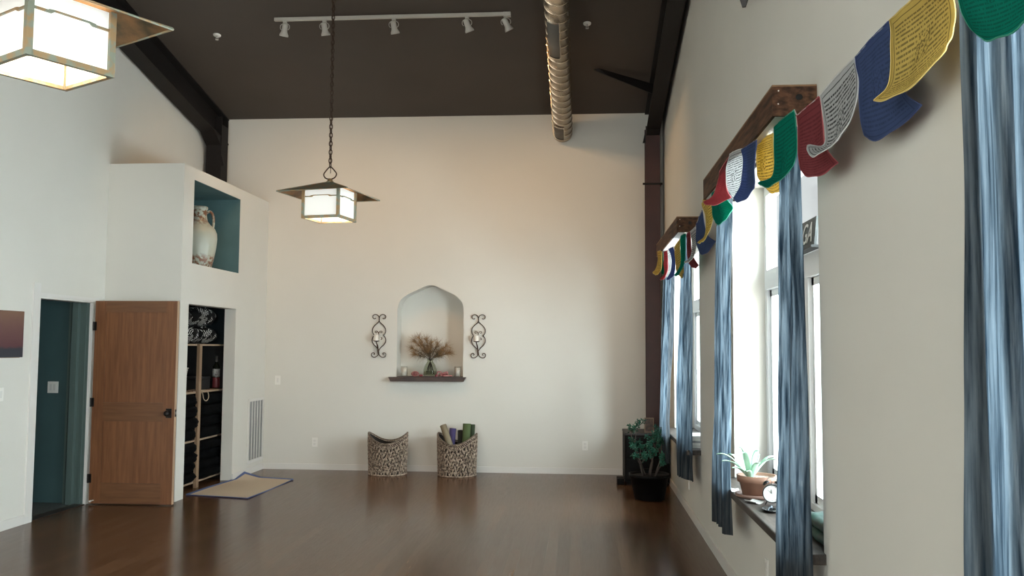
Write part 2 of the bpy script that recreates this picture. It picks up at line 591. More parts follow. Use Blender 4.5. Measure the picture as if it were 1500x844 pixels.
def window(i, y0, y1):
    fx0, fx1 = XR + WT - 0.02, XR + WT + 0.05
    mb = MB()
    f = 0.07
    ym = (y0 + y1) / 2
    mb.box(fx0, fx1, y0, y0 + f, WZ0, WZ1)
    mb.box(fx0, fx1, y1 - f, y1, WZ0, WZ1)
    mb.box(fx0, fx1, y0 + f, y1 - f, WZ0, WZ0 + f)
    mb.box(fx0, fx1, y0 + f, y1 - f, WZ1 - f, WZ1)
    mb.box(fx0 - 0.015, fx1, y0 + f, y1 - f, 2.02, 2.15)
    mb.box(fx0, fx1, ym - 0.045, ym + 0.045, WZ0 + f, 2.02)
    for a, b in ((y0 + f, ym - 0.045), (ym + 0.045, y1 - f)):
        mb.box(fx0 + 0.02, fx1, a, a + 0.045, WZ0 + f, 2.02)
        mb.box(fx0 + 0.02, fx1, b - 0.045, b, WZ0 + f, 2.02)
        mb.box(fx0 + 0.02, fx1, a, b, WZ0 + f, WZ0 + f + 0.045)
        mb.box(fx0 + 0.02, fx1, a, b, 2.02 - 0.045, 2.02)
    o = struct(mb.build('window_%d' % i, WHITEVINYL))
    g = MB().box(fx1 - 0.02, fx1 - 0.014, y0 + f, y1 - f, WZ0 + f, WZ1 - f).build('glass_pane', GLASS, o)
    return o
for i, (a, b) in enumerate(WIN):
    window(i + 1, a, b)

# added window bars behind the photographer, unseen, matching the rear fill light
mb = MB()
for k in range(5):
    x = -4.6 + 5.2 * k / 4
    mb.box(x - 0.04, x + 0.04, YF - 0.08, YF - 0.02, 0.6, 3.6)
mb.box(-4.6, 0.6, YF - 0.08, YF - 0.02, 0.6, 0.68)
mb.box(-4.6, 0.6, YF - 0.08, YF - 0.02, 3.52, 3.6)
struct(mb.build('window_5', WHITEVINYL))

SILLN = ['far window', 'middle window', 'nearest window']
for i, (a, b) in enumerate(WIN[:3]):
    zt = 0.735 if i else 0.72
    mb = MB()
    def edge(u, v):
        return Vector((0, 0, 0))
    mb.box(0.925, XR + WT - 0.02, a - 0.035, b + 0.02, zt - 0.045, zt, bevel=0.006)
    o = mb.build('window_sill', SILLWOOD, loc=((0.925 + XR) / 2, (a + b) / 2, zt))
    tag(o, ['weathered dark wood sill shelf under the far window', 'weathered dark wood sill shelf under the middle window, holding the clock',
            'weathered wood sill shelf under the nearest window'][i], 'windowsill', 'wood window sills')

def valance(a, b, label):
    t = thing('window_valance', label, 'valance', (0.95, (a + b) / 2, 2.66), 0, 'wood box valances above the windows')
    h = (b - a) / 2
    c = MB()
    c.box(-0.098, -0.084, -h, h, 0, 0.134)
    c.build('front_board', VALWOOD, t)
    for s in (-1, 1):
        c = MB()
        c.box(-0.084, 0.098, s * h - (0.014 if s > 0 else 0), s * h + (0.014 if s < 0 else 0), 0, 0.134)
        c.build('end_board', VALWOOD, t)
    c = MB()
    c.box(-0.098, 0.098, -h, h, 0.134, 0.142)
    c.build('top_edge', VALEDGE, t)
    c = MB()
    c.blob((0.02, -h - 0.0005, 0.085), (0.016, 0.0018, 0.014), u=14, v=8)
    c.build('wood_knot', BLACKMAT, t, True)
    for kx, kz in ((-0.07, 0.115), (-0.072, 0.055)):
        MB().blob((kx, -h - 0.0005, kz), (0.0035, 0.002, 0.0035)).build('nail_head', WHITEPLASTIC, t)
    c = MB()
    c.box(-0.084, 0.098, -h + 0.014, h - 0.014, 0.10, 0.134)
    c.build('top_board', TRIM, t)
    c = MB()
    c.box(-0.084, -0.022, -h + 0.014, h - 0.014, 0.001, 0.018)
    c.build('white_backing_strip', TRIM, t)
    return t
VAL = [(7.92, 10.10), (3.945, 6.19), (-0.02, 2.27)]
valance(*VAL[0], 'brown reclaimed wood valance above the far window')
valance(*VAL[1], 'brown reclaimed wood valance above the middle window')
valance(*VAL[2], 'brown reclaimed wood valance above the nearest window')
for (a, b), lb in zip(VAL, ('far', 'middle', 'nearest')):
    t = thing('curtain_rod', 'dark curtain rod with white end knob under the %s valance' % lb, 'curtain rod', (0.962, (a + b) / 2, 2.635), 0, 'curtain rods')
    h = (b - a) / 2
    MB().tube([(0, -h + 0.02, 0), (0, h - 0.02, 0)], 0.011, 10).build('rod', BRONZE, t, True)
    for s in (-1, 1):
        MB().blob((0, s * (h - 0.0), 0), (0.024, 0.024, 0.024), u=14, v=10).build('knob', WHITEPLASTIC, t, True)
        MB().box(0, XR - 0.962 - 0.001, s * (h - 0.12) - 0.008, s * (h - 0.12) + 0.008, -0.008, 0.008).build('wall_bracket', BRONZE, t)

def curtain_material():
    m = bpy.data.materials.new('crinkled_blue_gauze')
    m.use_nodes = True
    nt = m.node_tree
    nt.nodes.remove(nt.nodes['Principled BSDF'])
    tc = nt.nodes.new('ShaderNodeTexCoord')
    mp = nt.nodes.new('ShaderNodeMapping')
    mp.inputs['Scale'].default_value = (20, 20, 0.6)
    nt.links.new(tc.outputs['Object'], mp.inputs[0])
    nz = nt.nodes.new('ShaderNodeTexNoise')
    nz.inputs['Scale'].default_value = 3.0
    nz.inputs['Detail'].default_value = 7
    nz.inputs['Roughness'].default_value = 0.65
    nt.links.new(mp.outputs[0], nz.inputs['Vector'])
    cr = nt.nodes.new('ShaderNodeMapRange')
    cr.inputs[1].default_value = 0.36
    cr.inputs[2].default_value = 0.66
    nt.links.new(nz.outputs[0], cr.inputs[0])
    mx = nt.nodes.new('ShaderNodeMix')
    mx.data_type = 'RGBA'
    mx.inputs[6].default_value = (0.060, 0.100, 0.140, 1)
    mx.inputs[7].default_value = (0.36, 0.44, 0.50, 1)
    nt.links.new(cr.outputs[0], mx.inputs[0])
    df = nt.nodes.new('ShaderNodeBsdfDiffuse')
    tl = nt.nodes.new('ShaderNodeBsdfTranslucent')
    dk = nt.nodes.new('ShaderNodeMix')
    dk.data_type = 'RGBA'
    dk.blend_type = 'MULTIPLY'
    dk.inputs[0].default_value = 1.0
    dk.inputs[7].default_value = (0.34, 0.30, 0.28, 1)
    nt.links.new(mx.outputs[2], dk.inputs[6])
    nt.links.new(dk.outputs[2], df.inputs[0])
    nt.links.new(mx.outputs[2], tl.inputs[0])
    bp = nt.nodes.new('ShaderNodeBump')
    bp.inputs['Strength'].default_value = 0.7
    bp.inputs['Distance'].default_value = 0.02
    nt.links.new(nz.outputs[0], bp.inputs['Height'])
    nt.links.new(bp.outputs[0], df.inputs['Normal'])
    m1 = nt.nodes.new('ShaderNodeMixShader')
    m1.inputs[0].default_value = 0.48
    nt.links.new(df.outputs[0], m1.inputs[1])
    nt.links.new(tl.outputs[0], m1.inputs[2])
    tr = nt.nodes.new('ShaderNodeBsdfTransparent')
    m2 = nt.nodes.new('ShaderNodeMixShader')
    ml = nt.nodes.new('ShaderNodeMath')
    ml.operation = 'MULTIPLY_ADD'
    ml.inputs[1].default_value = 0.20
    ml.inputs[2].default_value = 0.03
    nt.links.new(cr.outputs[0], ml.inputs[0])
    nt.links.new(ml.outputs[0], m2.inputs[0])
    nt.links.new(m1.outputs[0], m2.inputs[1])
    nt.links.new(tr.outputs[0], m2.inputs[2])
    nt.links.new(m2.outputs[0], nt.nodes['Material Output'].inputs[0])
    return m
GAUZE = curtain_material()

def curtain(yt0, yt1, yb0, yb1, zb, folds, amp, seed, label, xc=0.962, xb=0.962, wrap=0.0):
    rnd = random.Random(seed)
    ph = [rnd.uniform(0, 6.28) for _ in range(6)]
    zt = 2.655
    def f(u, v):
        z = zt + (zb - zt) * v
        k = v ** 0.7
        y0 = yt0 + (yb0 - yt0) * k
        y1 = yt1 + (yb1 - yt1) * k
        a = amp * (0.55 + 0.45 * v)
        wob = 0.12 * math.sin(3.1 * v + ph[0])
        y = y0 + (y1 - y0) * (u + 0.012 * math.sin(folds * 6.28 * u * 2 + ph[1] + 2 * v))
        front = min(1.0, v / 0.80) ** 1.2
        if xb < xc:
            a = amp * (0.6 + 0.4 * v) * (1 - 0.45 * front)
        x = xc + (xb - xc) * front + a * math.sin(folds * 6.28 * (u + wob * 0.2) + ph[2]) + 0.25 * a * math.sin(folds * 15.0 * u + ph[3] + 4 * v)
        x += wrap * front * max(0.0, 1 - u * 4.5) ** 0.8
        x += 0.008 * noise.noise(Vector((u * 22, v * 4, seed)))
        if v > 0.995:
            z += 0.012 * math.sin(9 * u + ph[4])
        x = min(x, XR - 0.006)
        return Vector((x, y, z))
    mb = MB().grid(f, 110, 46)
    cy = (yt0 + yt1) / 2
    o = mb.build('curtain', GAUZE, None, True, loc=(xc, cy, zb))
    sm = o.modifiers.new('thickness', 'SOLIDIFY')
    sm.thickness = 0.0015
    tag(o, label, 'curtain', 'crinkled blue gauze curtains')
    return o
curtain(9.40, 10.00, 9.15, 10.05, 0.44, 4, 0.040, 1, 'blue gauze curtain at the far side of the far window', xb=0.89)
curtain(7.98, 8.38, 7.86, 8.38, 0.46, 3.5, 0.042, 2, 'blue gauze curtain at the near side of the far window', xb=0.90, wrap=0.06)
curtain(5.76, 6.18, 5.62, 6.12, 0.47, 4, 0.045, 3, 'blue gauze curtain behind the potted plant, far side of the middle window', xb=0.905)
curtain(3.99, 4.24, 3.88, 4.12, 0.42, 3, 0.046, 4, 'dark blue gauze curtain hanging in front of the alarm clock sill', xb=0.900, wrap=0.065)
curtain(1.30, 2.24, 1.25, 2.23, 0.42, 6, 0.040, 5, 'pale blue gauze curtain at the right edge, nearest window')

# ------------------------------------------------------------------ wooden door, swung open into the room
dt = thing('open_door', 'brown two panel wooden door swung open beside the closet', 'door', (XL + 0.03, 8.665, 0.012))
LW, LH, TH = 0.872, 2.06, 0.044
st = 0.118
mb = MB()
mb.box(0, st, 0, TH, 0, LH)
mb.build('stile', DOORWOOD, dt)
mb = MB()
mb.box(LW - st, LW, 0, TH, 0, LH)
mb.build('stile', DOORWOOD, dt)
DW2 = mat('fir_door_rail', (0.185, 0.080, 0.032), 0.5, color2=(0.135, 0.055, 0.022), scale=4, stretch=(0.7, 10, 10), detail=8)
for z0, z1 in ((0, 0.205), (0.83, 1.02), (LH - 0.115, LH)):
    MB().box(st, LW - st, 0.001, TH - 0.001, z0, z1).build('rail', DW2, dt)
for z0, z1 in ((0.205, 0.83), (1.02, LH - 0.115)):
    MB().box(st, LW - st, 0.014, TH - 0.014, z0, z1).build('panel', DOORWOOD, dt)
MB().box(LW, LW + 0.003, 0.001, TH - 0.001, 0, LH).build('edge_strip', mat('pale_fir_edge', (0.46, 0.30, 0.19), 0.5), dt)
kn = MB().box(LW - 0.085, LW - 0.025, -0.006, 0, 0.87, 0.965, bevel=0.002).build('knob_plate', BRONZE, dt)
k = MB()
k.tube([(LW - 0.055, -0.006, 0.918), (LW - 0.055, -0.04, 0.918)], 0.011, 12)
k.blob((LW - 0.055, -0.055, 0.918), (0.029, 0.022, 0.029), u=16, v=12)
k.build('knob', BRONZE, kn, True)
kn2 = MB().box(LW + 0.003, LW + 0.006, 0.010, TH - 0.010, 0.88, 0.955).build('latch_plate', BRONZE, dt)
MB().box(LW + 0.006, LW + 0.016, 0.015, TH - 0.015, 0.905, 0.930).build('latch', mat('steel_latch', (0.5, 0.48, 0.45), 0.3, metal=0.9), kn2)
for z in (0.25, 1.02, 1.80):
    h = MB()
    h.tube([(-0.012, -0.006, z - 0.045), (-0.012, -0.006, z + 0.045)], 0.008, 8)
    h.box(-0.012, 0.02, -0.003, 0.0, z - 0.045, z + 0.045)
    h.build('hinge', BRONZE, dt)
b = MB()
b.tube([(0.05, 0.0, 0.03), (0.05, -0.05, 0.03)], 0.006, 8)
b.tube([(0.05, -0.05, 0.03), (0.05, -0.065, 0.03)], 0.010, 10)
b.build('door_stop', WHITEPLASTIC, dt)

# switch plates, outlets, thermostat, return vent
def plate(name, label, cat, c, axis, w, h, kind, group=None):
    t = thing(name, label, cat, c, 0, group)
    s = MB()
    if axis == 'y':     # faces -y
        s.box(-w / 2, w / 2, -0.006, 0, -h / 2, h / 2, bevel=0.002)
    elif axis == 'x+':
        s.box(0, 0.006, -w / 2, w / 2, -h / 2, h / 2, bevel=0.002)
    else:
        s.box(-0.006, 0, -w / 2, w / 2, -h / 2, h / 2, bevel=0.002)
    s.build('cover_plate', WHITEPLASTIC, t)
    def part(nm, u0, u1, z0, z1, d, m):
        p = MB()
        if axis == 'y':
            p.box(u0, u1, -0.006 - d, -0.0055, z0, z1)
        elif axis == 'x+':
            p.box(0.0055, 0.006 + d, u0, u1, z0, z1)
        else:
            p.box(-0.006 - d, -0.0055, u0, u1, z0, z1)
        p.build(nm, m, t)
    if kind == 'outlet':
        part('socket', -0.017, 0.017, 0.006, 0.036, 0.002, TRIM)
        part('socket', -0.017, 0.017, -0.036, -0.006, 0.002, TRIM)
    elif kind == 'double':
        part('rocker', -0.033, -0.008, -0.032, 0.032, 0.004, TRIM)
        part('rocker', 0.008, 0.033, -0.032, 0.032, 0.004, TRIM)
    else:
        part('rocker', -0.012, 0.012, -0.03, 0.03, 0.004, TRIM)
    return t
plate('wall_outlet', 'white wall outlet low on the far wall, left of the baskets', 'outlet', (-3.503, YB - 0.001, 0.356), 'y', 0.072, 0.118, 'outlet', 'white wall outlets')
plate('wall_outlet', 'white wall outlet low on the far wall, right of the baskets', 'outlet', (0.043, YB - 0.001, 0.362), 'y', 0.072, 0.118, 'outlet', 'white wall outlets')
plate('wall_switch', 'white wall switch on the far wall above the floor vent', 'switch', (-4.02, YB - 0.001, 1.165), 'y', 0.075, 0.118, 'switch')
plate('wall_switch', 'double light switch on the teal hallway wall beyond the doorway', 'switch', (-5.44, 8.689, 1.18), 'y', 0.115, 0.118, 'double')
plate('wall_switch', 'white switch on the left wall below the brown artwork', 'switch', (XL + 0.001, 7.27, 1.184), 'x+', 0.075, 0.118, 'switch')
plate('wall_outlet', 'white outlet on the window wall below the middle sill', 'outlet', (XR - 0.001, 5.16, 0.37), 'x-', 0.072, 0.118, 'outlet', 'white wall outlets')
plate('wall_outlet', 'white outlet on the window wall below the far sill', 'outlet', (XR - 0.001, 8.80, 0.30), 'x-', 0.072, 0.118, 'outlet', 'white wall outlets')

t = thing('return_air_vent', 'tall white louvred return air vent beside the closet', 'vent', (XK + 0.001, 11.10, 0.54))
f = MB()
W2, H2 = 0.265, 0.405
for a in ((-W2, -W2 + 0.035, -H2, H2), (W2 - 0.035, W2, -H2, H2), (-W2 + 0.035, W2 - 0.035, -H2, -H2 + 0.035), (-W2 + 0.035, W2 - 0.035, H2 - 0.035, H2)):
    f.box(0, 0.014, a[0], a[1], a[2], a[3])
for k in range(1, 5):
    y = -W2 + 0.035 + (2 * W2 - 0.07) * k / 5
    f.box(0.001, 0.013, y - 0.006, y + 0.006, -H2 + 0.035, H2 - 0.035)
f.build('frame', TRIM, t)
f = MB()
n = 46
for k in range(n):
    z = -H2 + 0.04 + (2 * H2 - 0.08) * k / (n - 1)
    f.box(0.002, 0.009, -W2 + 0.035, W2 - 0.035, z - 0.003, z + 0.003, rot=Matrix.Rotation(0.6, 4, 'Y'))
f.build('louvre', mat('louvre_grey', (0.40, 0.40, 0.39), 0.5), t)
MB().box(0.0003, 0.0015, -W2 + 0.03, W2 - 0.03, -H2 + 0.03, H2 - 0.03).build('back_screen', mat('vent_screen', (0.22, 0.225, 0.23), 0.8), t)

# artwork at the left edge
t = thing('canvas_painting', 'maroon and brown canvas on the left wall at the picture edge', 'painting', (XL + 0.001, 7.20, 1.71))
am = bpy.data.materials.new('abstract_sunset_paint')
am.use_nodes = True
nt = am.node_tree
b = nt.nodes['Principled BSDF']
b.inputs['Roughness'].default_value = 0.7
tc = nt.nodes.new('ShaderNodeTexCoord')
sp = nt.nodes.new('ShaderNodeSeparateXYZ')
nt.links.new(tc.outputs['Generated'], sp.inputs[0])
nz = nt.nodes.new('ShaderNodeTexNoise')
nz.inputs['Scale'].default_value = 4
nt.links.new(tc.outputs['Generated'], nz.inputs[0])
ad = nt.nodes.new('ShaderNodeMath')
ad.operation = 'MULTIPLY_ADD'
ad.inputs[1].default_value = 0.16
nt.links.new(nz.outputs[0], ad.inputs[0])
nt.links.new(sp.outputs[2], ad.inputs[2])
rp = nt.nodes.new('ShaderNodeValToRGB')
e = rp.color_ramp.elements
e[0].position = 0.08
e[0].color = (0.035, 0.035, 0.045, 1)
e[1].position = 1.0
e[1].color = (0.20, 0.105, 0.07, 1)
for p_, c_ in ((0.27, (0.03, 0.03, 0.04, 1)), (0.33, (0.10, 0.035, 0.04, 1)), (0.75, (0.15, 0.07, 0.06, 1))):
    el = e.new(p_)
    el.color = c_
nt.links.new(ad.outputs[0], rp.inputs[0])
nt.links.new(rp.outputs[0], b.inputs['Base Color'])
MB().box(0, 0.03, -0.31, 0.31, -0.205, 0.205, bevel=0.003).build('canvas', am, t)
MB().box(0.0, 0.008, -0.30, 0.30, -0.21, -0.205).build('stretcher', PLY, t)

# ------------------------------------------------------------------ pendant lanterns
def lantern(loc, rz, label, ztop):
    t = thing('pendant_lantern', label, 'pendant lamp', loc, rz, 'brass hip roof pendant lanterns')
    s = 0.16
    H = 0.252
    # glass: four panes
    for k in range(4):
        g = MB()
        R = Matrix.Rotation(k * PI / 2, 4, 'Z')
        g.box(-s + 0.008, s - 0.008, -s + 0.003, -s + 0.006, 0.008, H)
        g.bm.transform(R)
        g.build('glass_pane', LAMPGLASS, t)
    fr = MB()
    for a in (-1, 1):
        for b_ in (-1, 1):
            fr.box(a * s - 0.012, a * s + 0.012, b_ * s - 0.012, b_ * s + 0.012, -0.006, H)
    for k in range(4):
        u = MB()
        R = Matrix.Rotation(k * PI / 2, 4, 'Z')
        u.box(-s + 0.009, s - 0.009, -s - 0.012, -s + 0.006, -0.006, 0.017)
        zr = H - 0.072
        # muntin with raised middle section
        y0, y1 = -s - 0.005, -s + 0.003
        u.box(-s + 0.009, -s + 0.08, y0, y1, zr - 0.006, zr + 0.003)
        u.box(s - 0.08, s - 0.009, y0, y1, zr - 0.006, zr + 0.003)
        u.prism([(-s + 0.055, y0 - 0.001, zr - 0.007), (-s + 0.08, y0 - 0.001, zr - 0.007), (-s + 0.095, y0 - 0.001, zr + 0.004), (-s + 0.095, y0 - 0.001, zr + 0.009), (-s + 0.07, y0 - 0.001, zr + 0.006)], (0, 0.007, 0))
        u.prism([(s - 0.055, y0 - 0.001, zr - 0.007), (s - 0.07, y0 - 0.001, zr + 0.006), (s - 0.095, y0 - 0.001, zr + 0.009), (s - 0.095, y0 - 0.001, zr + 0.004), (s - 0.08, y0 - 0.001, zr - 0.007)], (0, 0.007, 0))
        u.box(-s + 0.09, s - 0.09, y0, y1, zr + 0.003, zr + 0.009)
        u.bm.transform(R)
        me = bpy.data.meshes.new('tmp')
        u.bm.to_mesh(me)
        u.bm.free()
        fr.bm.from_mesh(me)
        bpy.data.meshes.remove(me)
    fr.build('cage_frame', PATINA, t)
    # hip roof
    e_ = 0.32
    HE = 0.205
    rise = 0.075
    ap = Vector((0, 0, H + rise))
    cs = [Vector((-e_, -e_, HE)), Vector((e_, -e_, HE)), Vector((e_, e_, HE)), Vector((-e_, e_, HE))]
    o = MB()
    dz = Vector((0, 0, 0.003))
    for i in range(4):
        o.poly([cs[i] + dz, cs[(i + 1) % 4] + dz, ap + dz])
    rf = o.build('roof', PATINA, t)
    o = MB()
    for i in range(4):
        o.poly([ap, cs[(i + 1) % 4], cs[i]])
    o.build('roof_underside', PATINA_IN, rf, recalc=False)
    o = MB()
    o.tube([c + Vector((0, 0, 0.0)) for c in cs], 0.0065, 6, closed=True)
    for i in range(4):
        o.tube([cs[i] + dz, ap + dz], 0.005, 6)
    o.build('roof_edge', PATINA, rf)
    # cap, loop, chain
    c = MB()
    c.lathe([(0.0, 0.0), (0.034, 0.0), (0.034, 0.012), (0.022, 0.02), (0.022, 0.038), (0.0, 0.04)], 20, (0, 0, H + rise - 0.012))
    c.build('cap', PATINA, t, True)
    z = H + rise + 0.024
    lp = smoothpath([(-0.016, 0, z), (-0.045, 0, z + 0.012), (-0.060, 0, z + 0.042), (-0.040, 0, z + 0.072), (-0.018, 0, z + 0.095), (0, 0, z + 0.108),
                     (0.018, 0, z + 0.095), (0.040, 0, z + 0.072), (0.060, 0, z + 0.042), (0.045, 0, z + 0.012), (0.016, 0, z)], 4)
    MB().tube(lp, 0.0055, 8).build('hanging_loop', CHAIN, t, True)
    ch = MB()
    z0 = z + 0.108 - 0.008
    L = 0.037
    k = 0
    while z0 < ztop - loc[2] - 0.03:
        pts = []
        for j in range(12):
            a = 2 * PI * j / 12
            px = 0.0135 * math.cos(a)
            pz = 0.0255 * math.sin(a)
            pts.append((px if k % 2 else 0, 0 if k % 2 else px, z0 + 0.022 + pz))
        ch.tube(pts, 0.0044, 6, closed=True)
        z0 += L
        k += 1
    # cord woven through the chain
    ch.tube(smoothpath([(0.006 * math.sin(i * 1.3), 0.006 * math.cos(i * 1.7), z + 0.05 + (ztop - loc[2] - z - 0.06) * i / 30) for i in range(31)], 3), 0.0028, 6)
    ch.build('chain', CHAIN, t, True)
    c = MB()
    c.lathe([(0.0, 0), (0.02, 0.0), (0.055, 0.02), (0.065, 0.045), (0.0, 0.05)], 20, (0, 0, ztop - loc[2] - 0.045))
    c.build('ceiling_canopy', PATINA, t, True)
    # bulb inside
    MB().blob((0, 0, 0.15), (0.03, 0.03, 0.042), u=16, v=12).build('bulb', mat('frosted_bulb', (0.8, 0.8, 0.75), 0.3, emit=(1, 0.9, 0.72), estr=2.0), t, True)
    c = MB().tube([(0, 0, 0.19), (0, 0, H + 0.03)], 0.018, 12).build('bulb_socket', BRONZE, t, True)
    l = bpy.data.lights.new('lantern_light', 'POINT')
    l.energy = 5
    l.color = (1.0, 0.80, 0.55)
    l.shadow_soft_size = 0.03
    lo = bpy.data.objects.new('lantern_light', l)
    COL.objects.link(lo)
    lo.parent = t
    lo.location = (0, 0, 0.09)
    return t
lantern((-2.149, 7.273, 2.696), -0.184, 'glowing brass lantern hanging on a chain before the far wall', ceil_z(7.273))
lantern((-2.064, 3.178, 2.673), -0.511, 'glowing brass lantern close up, cut off by the top left corner', ceil_z(3.178) if 3.178 > RIDGE else ceil_z(3.178))

# ------------------------------------------------------------------ track lighting
TY = 9.03
tz = ceil_z(TY)
t = thing('track_light', 'white ceiling track light bar with five spot heads', 'track light', (-2.03, TY, tz))
MB().box(-1.285, 1.275, -0.018, 0.018, -0.04, -0.004, bevel=0.003).build('track', TRACKWHITE, t)
MB().box(1.20, 1.28, -0.026, 0.026, -0.05, -0.004, bevel=0.003).build('end_feed', TRACKWHITE, t)
for hx, tilt in ((-3.199, -0.25), (-2.763, 0.1), (-2.006, 0.15), (-1.217, 0.35), (-0.802, 0.45)):
    x = hx + 2.03
    hd = MB()
    R = Matrix.Rotation(-tilt, 4, 'Y') @ Matrix.Rotation(0.35, 4, 'X')
    hb = MB()
    prof = [(0.0, 0.045), (0.022, 0.045), (0.030, 0.03), (0.030, -0.03), (0.034, -0.045), (0.048, -0.075), (0.048, -0.09), (0.042, -0.09), (0.040, -0.07), (0.0, -0.06)]
    hb.lathe(prof, 20)
    hb.bm.transform(Matrix.Translation((x, 0, -0.115)) @ R)
    h = hb.build('spot_head', TRACKWHITE, t, True)
    MB().box(x - 0.02, x + 0.02, -0.016, 0.016, -0.065, -0.04, bevel=0.003).build('adapter', TRACKWHITE, h)
    yk = MB()
    for s_ in (-1, 1):
        yk.tube(smoothpath([(x + s_ * 0.004, 0, -0.06), (x + s_ * 0.045, 0, -0.085), (x + s_ * 0.05, 0, -0.12), (x + s_ * 0.034, 0, -0.14)], 4), 0.004, 6)
    yk.build('yoke', TRACKWHITE, h, True)
for hx, ax in ((-3.199, -0.35), (-2.763, -0.05), (-2.006, 0.05), (-1.217, 0.3), (-0.802, 0.65)):
    l = bpy.data.lights.new('spot_lamp', 'SPOT')
    l.energy = 44
    l.color = (1.0, 0.58, 0.25)
    l.spot_size = math.radians(120)
    l.spot_blend = 1.0
    l.shadow_soft_size = 0.04
    lo = bpy.data.objects.new('spot_lamp', l)
    COL.objects.link(lo)
    lo.location = (hx, TY + 0.05, tz - 0.24)
    lo.rotation_euler = Vector((ax, 0.62, -0.85)).to_track_quat('-Z', 'Y').to_euler()

# ------------------------------------------------------------------ spiral duct
DXC, DR = -0.25, 0.123
a0 = Vector((DXC, 11.385, ceil_z(11.385) - 0.265))
ddir = Vector((0, -1, SL)).normalized()
up = Vector((0, SL, 1)).normalized()
dside = Vector((1, 0, 0))
DL = 8.0
t = thing('spiral_duct', 'round galvanised spiral air duct running along the sloped ceiling', 'duct', a0)
mb = MB()
def dpt(s, ang, r=DR):
    return ddir * s + (dside * math.sin(ang) - up * math.cos(ang)) * r   # ang 0 = straight down, positive = right
mb.tube([ddir * s for s in (0.02, DL)], DR, 48)
mb.build('pipe', GALV, t, True)
mb = MB()
pts = []
pitch = 0.155
N = int(4.2 / pitch * 24)
for i in range(N):
    a = 2 * PI * i / 24
    pts.append(dpt(0.03 + i / 24 * pitch, -a, DR + 0.001))
mb.tube(pts, 0.0075, 6)
mb.build('spiral_seam', mat('duct_seam_zinc', (0.80, 0.70, 0.56), 0.22, metal=0.9), t, True)
mb = MB()
mb.tube([ddir * -0.002, ddir * 0.004, ddir * 0.05, ddir * 0.055], [DR - 0.01, DR + 0.004, DR + 0.004, DR + 0.001], 48)
mb.build('end_cap', GALV, t, True)
def register(s0, s1, open_w=0.42, ac=-0.33):
    g = MB()
    r0 = DR + 0.006
    def f(u, v):
        return dpt(s0 + (s1 - s0) * v, ac + (u - 0.5) * 2 * open_w * 1.35, r0 + 0.004)
    g.grid(f, 12, 2, False)
    p = g.build('register_frame', GALV, t, True)
    sm = p.modifiers.new('thickness', 'SOLIDIFY')
    sm.thickness = 0.006
    g = MB()
    def f2(u, v):
        return dpt(s0 + 0.02 + (s1 - s0 - 0.04) * v, ac + (u - 0.5) * 2 * open_w * 1.1, r0 + 0.012)
    g.grid(f2, 12, 2, False)
    q_ = g.build('register_grille', DUCTGRILLE, p, True)
    sm = q_.modifiers.new('thickness', 'SOLIDIFY')
    sm.thickness = 0.004
    g = MB()
    def f3(u, v):
        return dpt(s0 + 0.008 + 0.02 * v, ac + (u - 0.5) * 2 * open_w * 1.0, r0 + 0.013)
    g.grid(f3, 12, 1, False)
    g.build('damper_slot', BLACKMAT, p, True)
register(0.11, 0.44)
register(2.16, 2.84)
for s_ in (1.4, 4.0):
    g = MB()
    g.tube([dpt(s_, a, DR + 0.003) for a in [2 * PI * k / 24 for k in range(24)]], 0.006, 5, closed=True)
    g.tube([dpt(s_, PI, DR), dpt(s_, PI, DR) + Vector((0, 0, 0.12))], 0.006, 6)
    g.build('hanger_strap', GALV, t)

for x, y, lb in ((-4.085, 9.334, 'small white sprinkler head on the ceiling, left of the track light'), (0.057, 9.277, 'small white sprinkler head on the ceiling, right of the duct')):
    s_ = thing('sprinkler_head', lb, 'sprinkler', (x, y, ceil_z(y)), 0, 'ceiling sprinkler heads')
    g = MB()
    g.lathe([(0, -0.002), (0.044, -0.002), (0.042, -0.010), (0.024, -0.013), (0, -0.013)], 20)
    g.bm.transform(Matrix.Rotation(math.atan(-SL), 4, 'X'))
    g.build('escutcheon', WHITEPLASTIC, s_, True)
    g = MB()
    g.tube([(0, 0, -0.01), (0, 0, -0.035)], 0.009, 10)
    g.tube([(-0.012, 0, -0.03), (-0.012, 0, -0.055)], 0.003, 6)
    g.tube([(0.012, 0, -0.03), (0.012, 0, -0.055)], 0.003, 6)
    g.lathe([(0, -0.055), (0.018, -0.055), (0.018, -0.059), (0, -0.059)], 14)
    g.build('nozzle', TRACKWHITE, s_)

# tapered iron sconce high on the window wall, only its tip in view
t = thing('wall_lantern', 'tip of a dark tapered fixture high on the window wall', 'wall lamp', (0.965, 5.20, 3.655))
g = MB()
g.lathe([(0, 0), (0.014, 0), (0.055, 0.10), (0.055, 0.16), (0.0, 0.17)], 4)
g.bm.transform(Matrix.Rotation(0.5, 4, 'Z'))
g.build('shade', BRONZE, t)
g = MB()
g.box(0, 0.084, -0.012, 0.012, 0.24, 0.26)
g.box(0.072, 0.084, -0.05, 0.05, 0.20, 0.36)
g.box(-0.012, 0.012, -0.012, 0.012, 0.165, 0.26)
g.build('wall_arm', BRONZE, t)

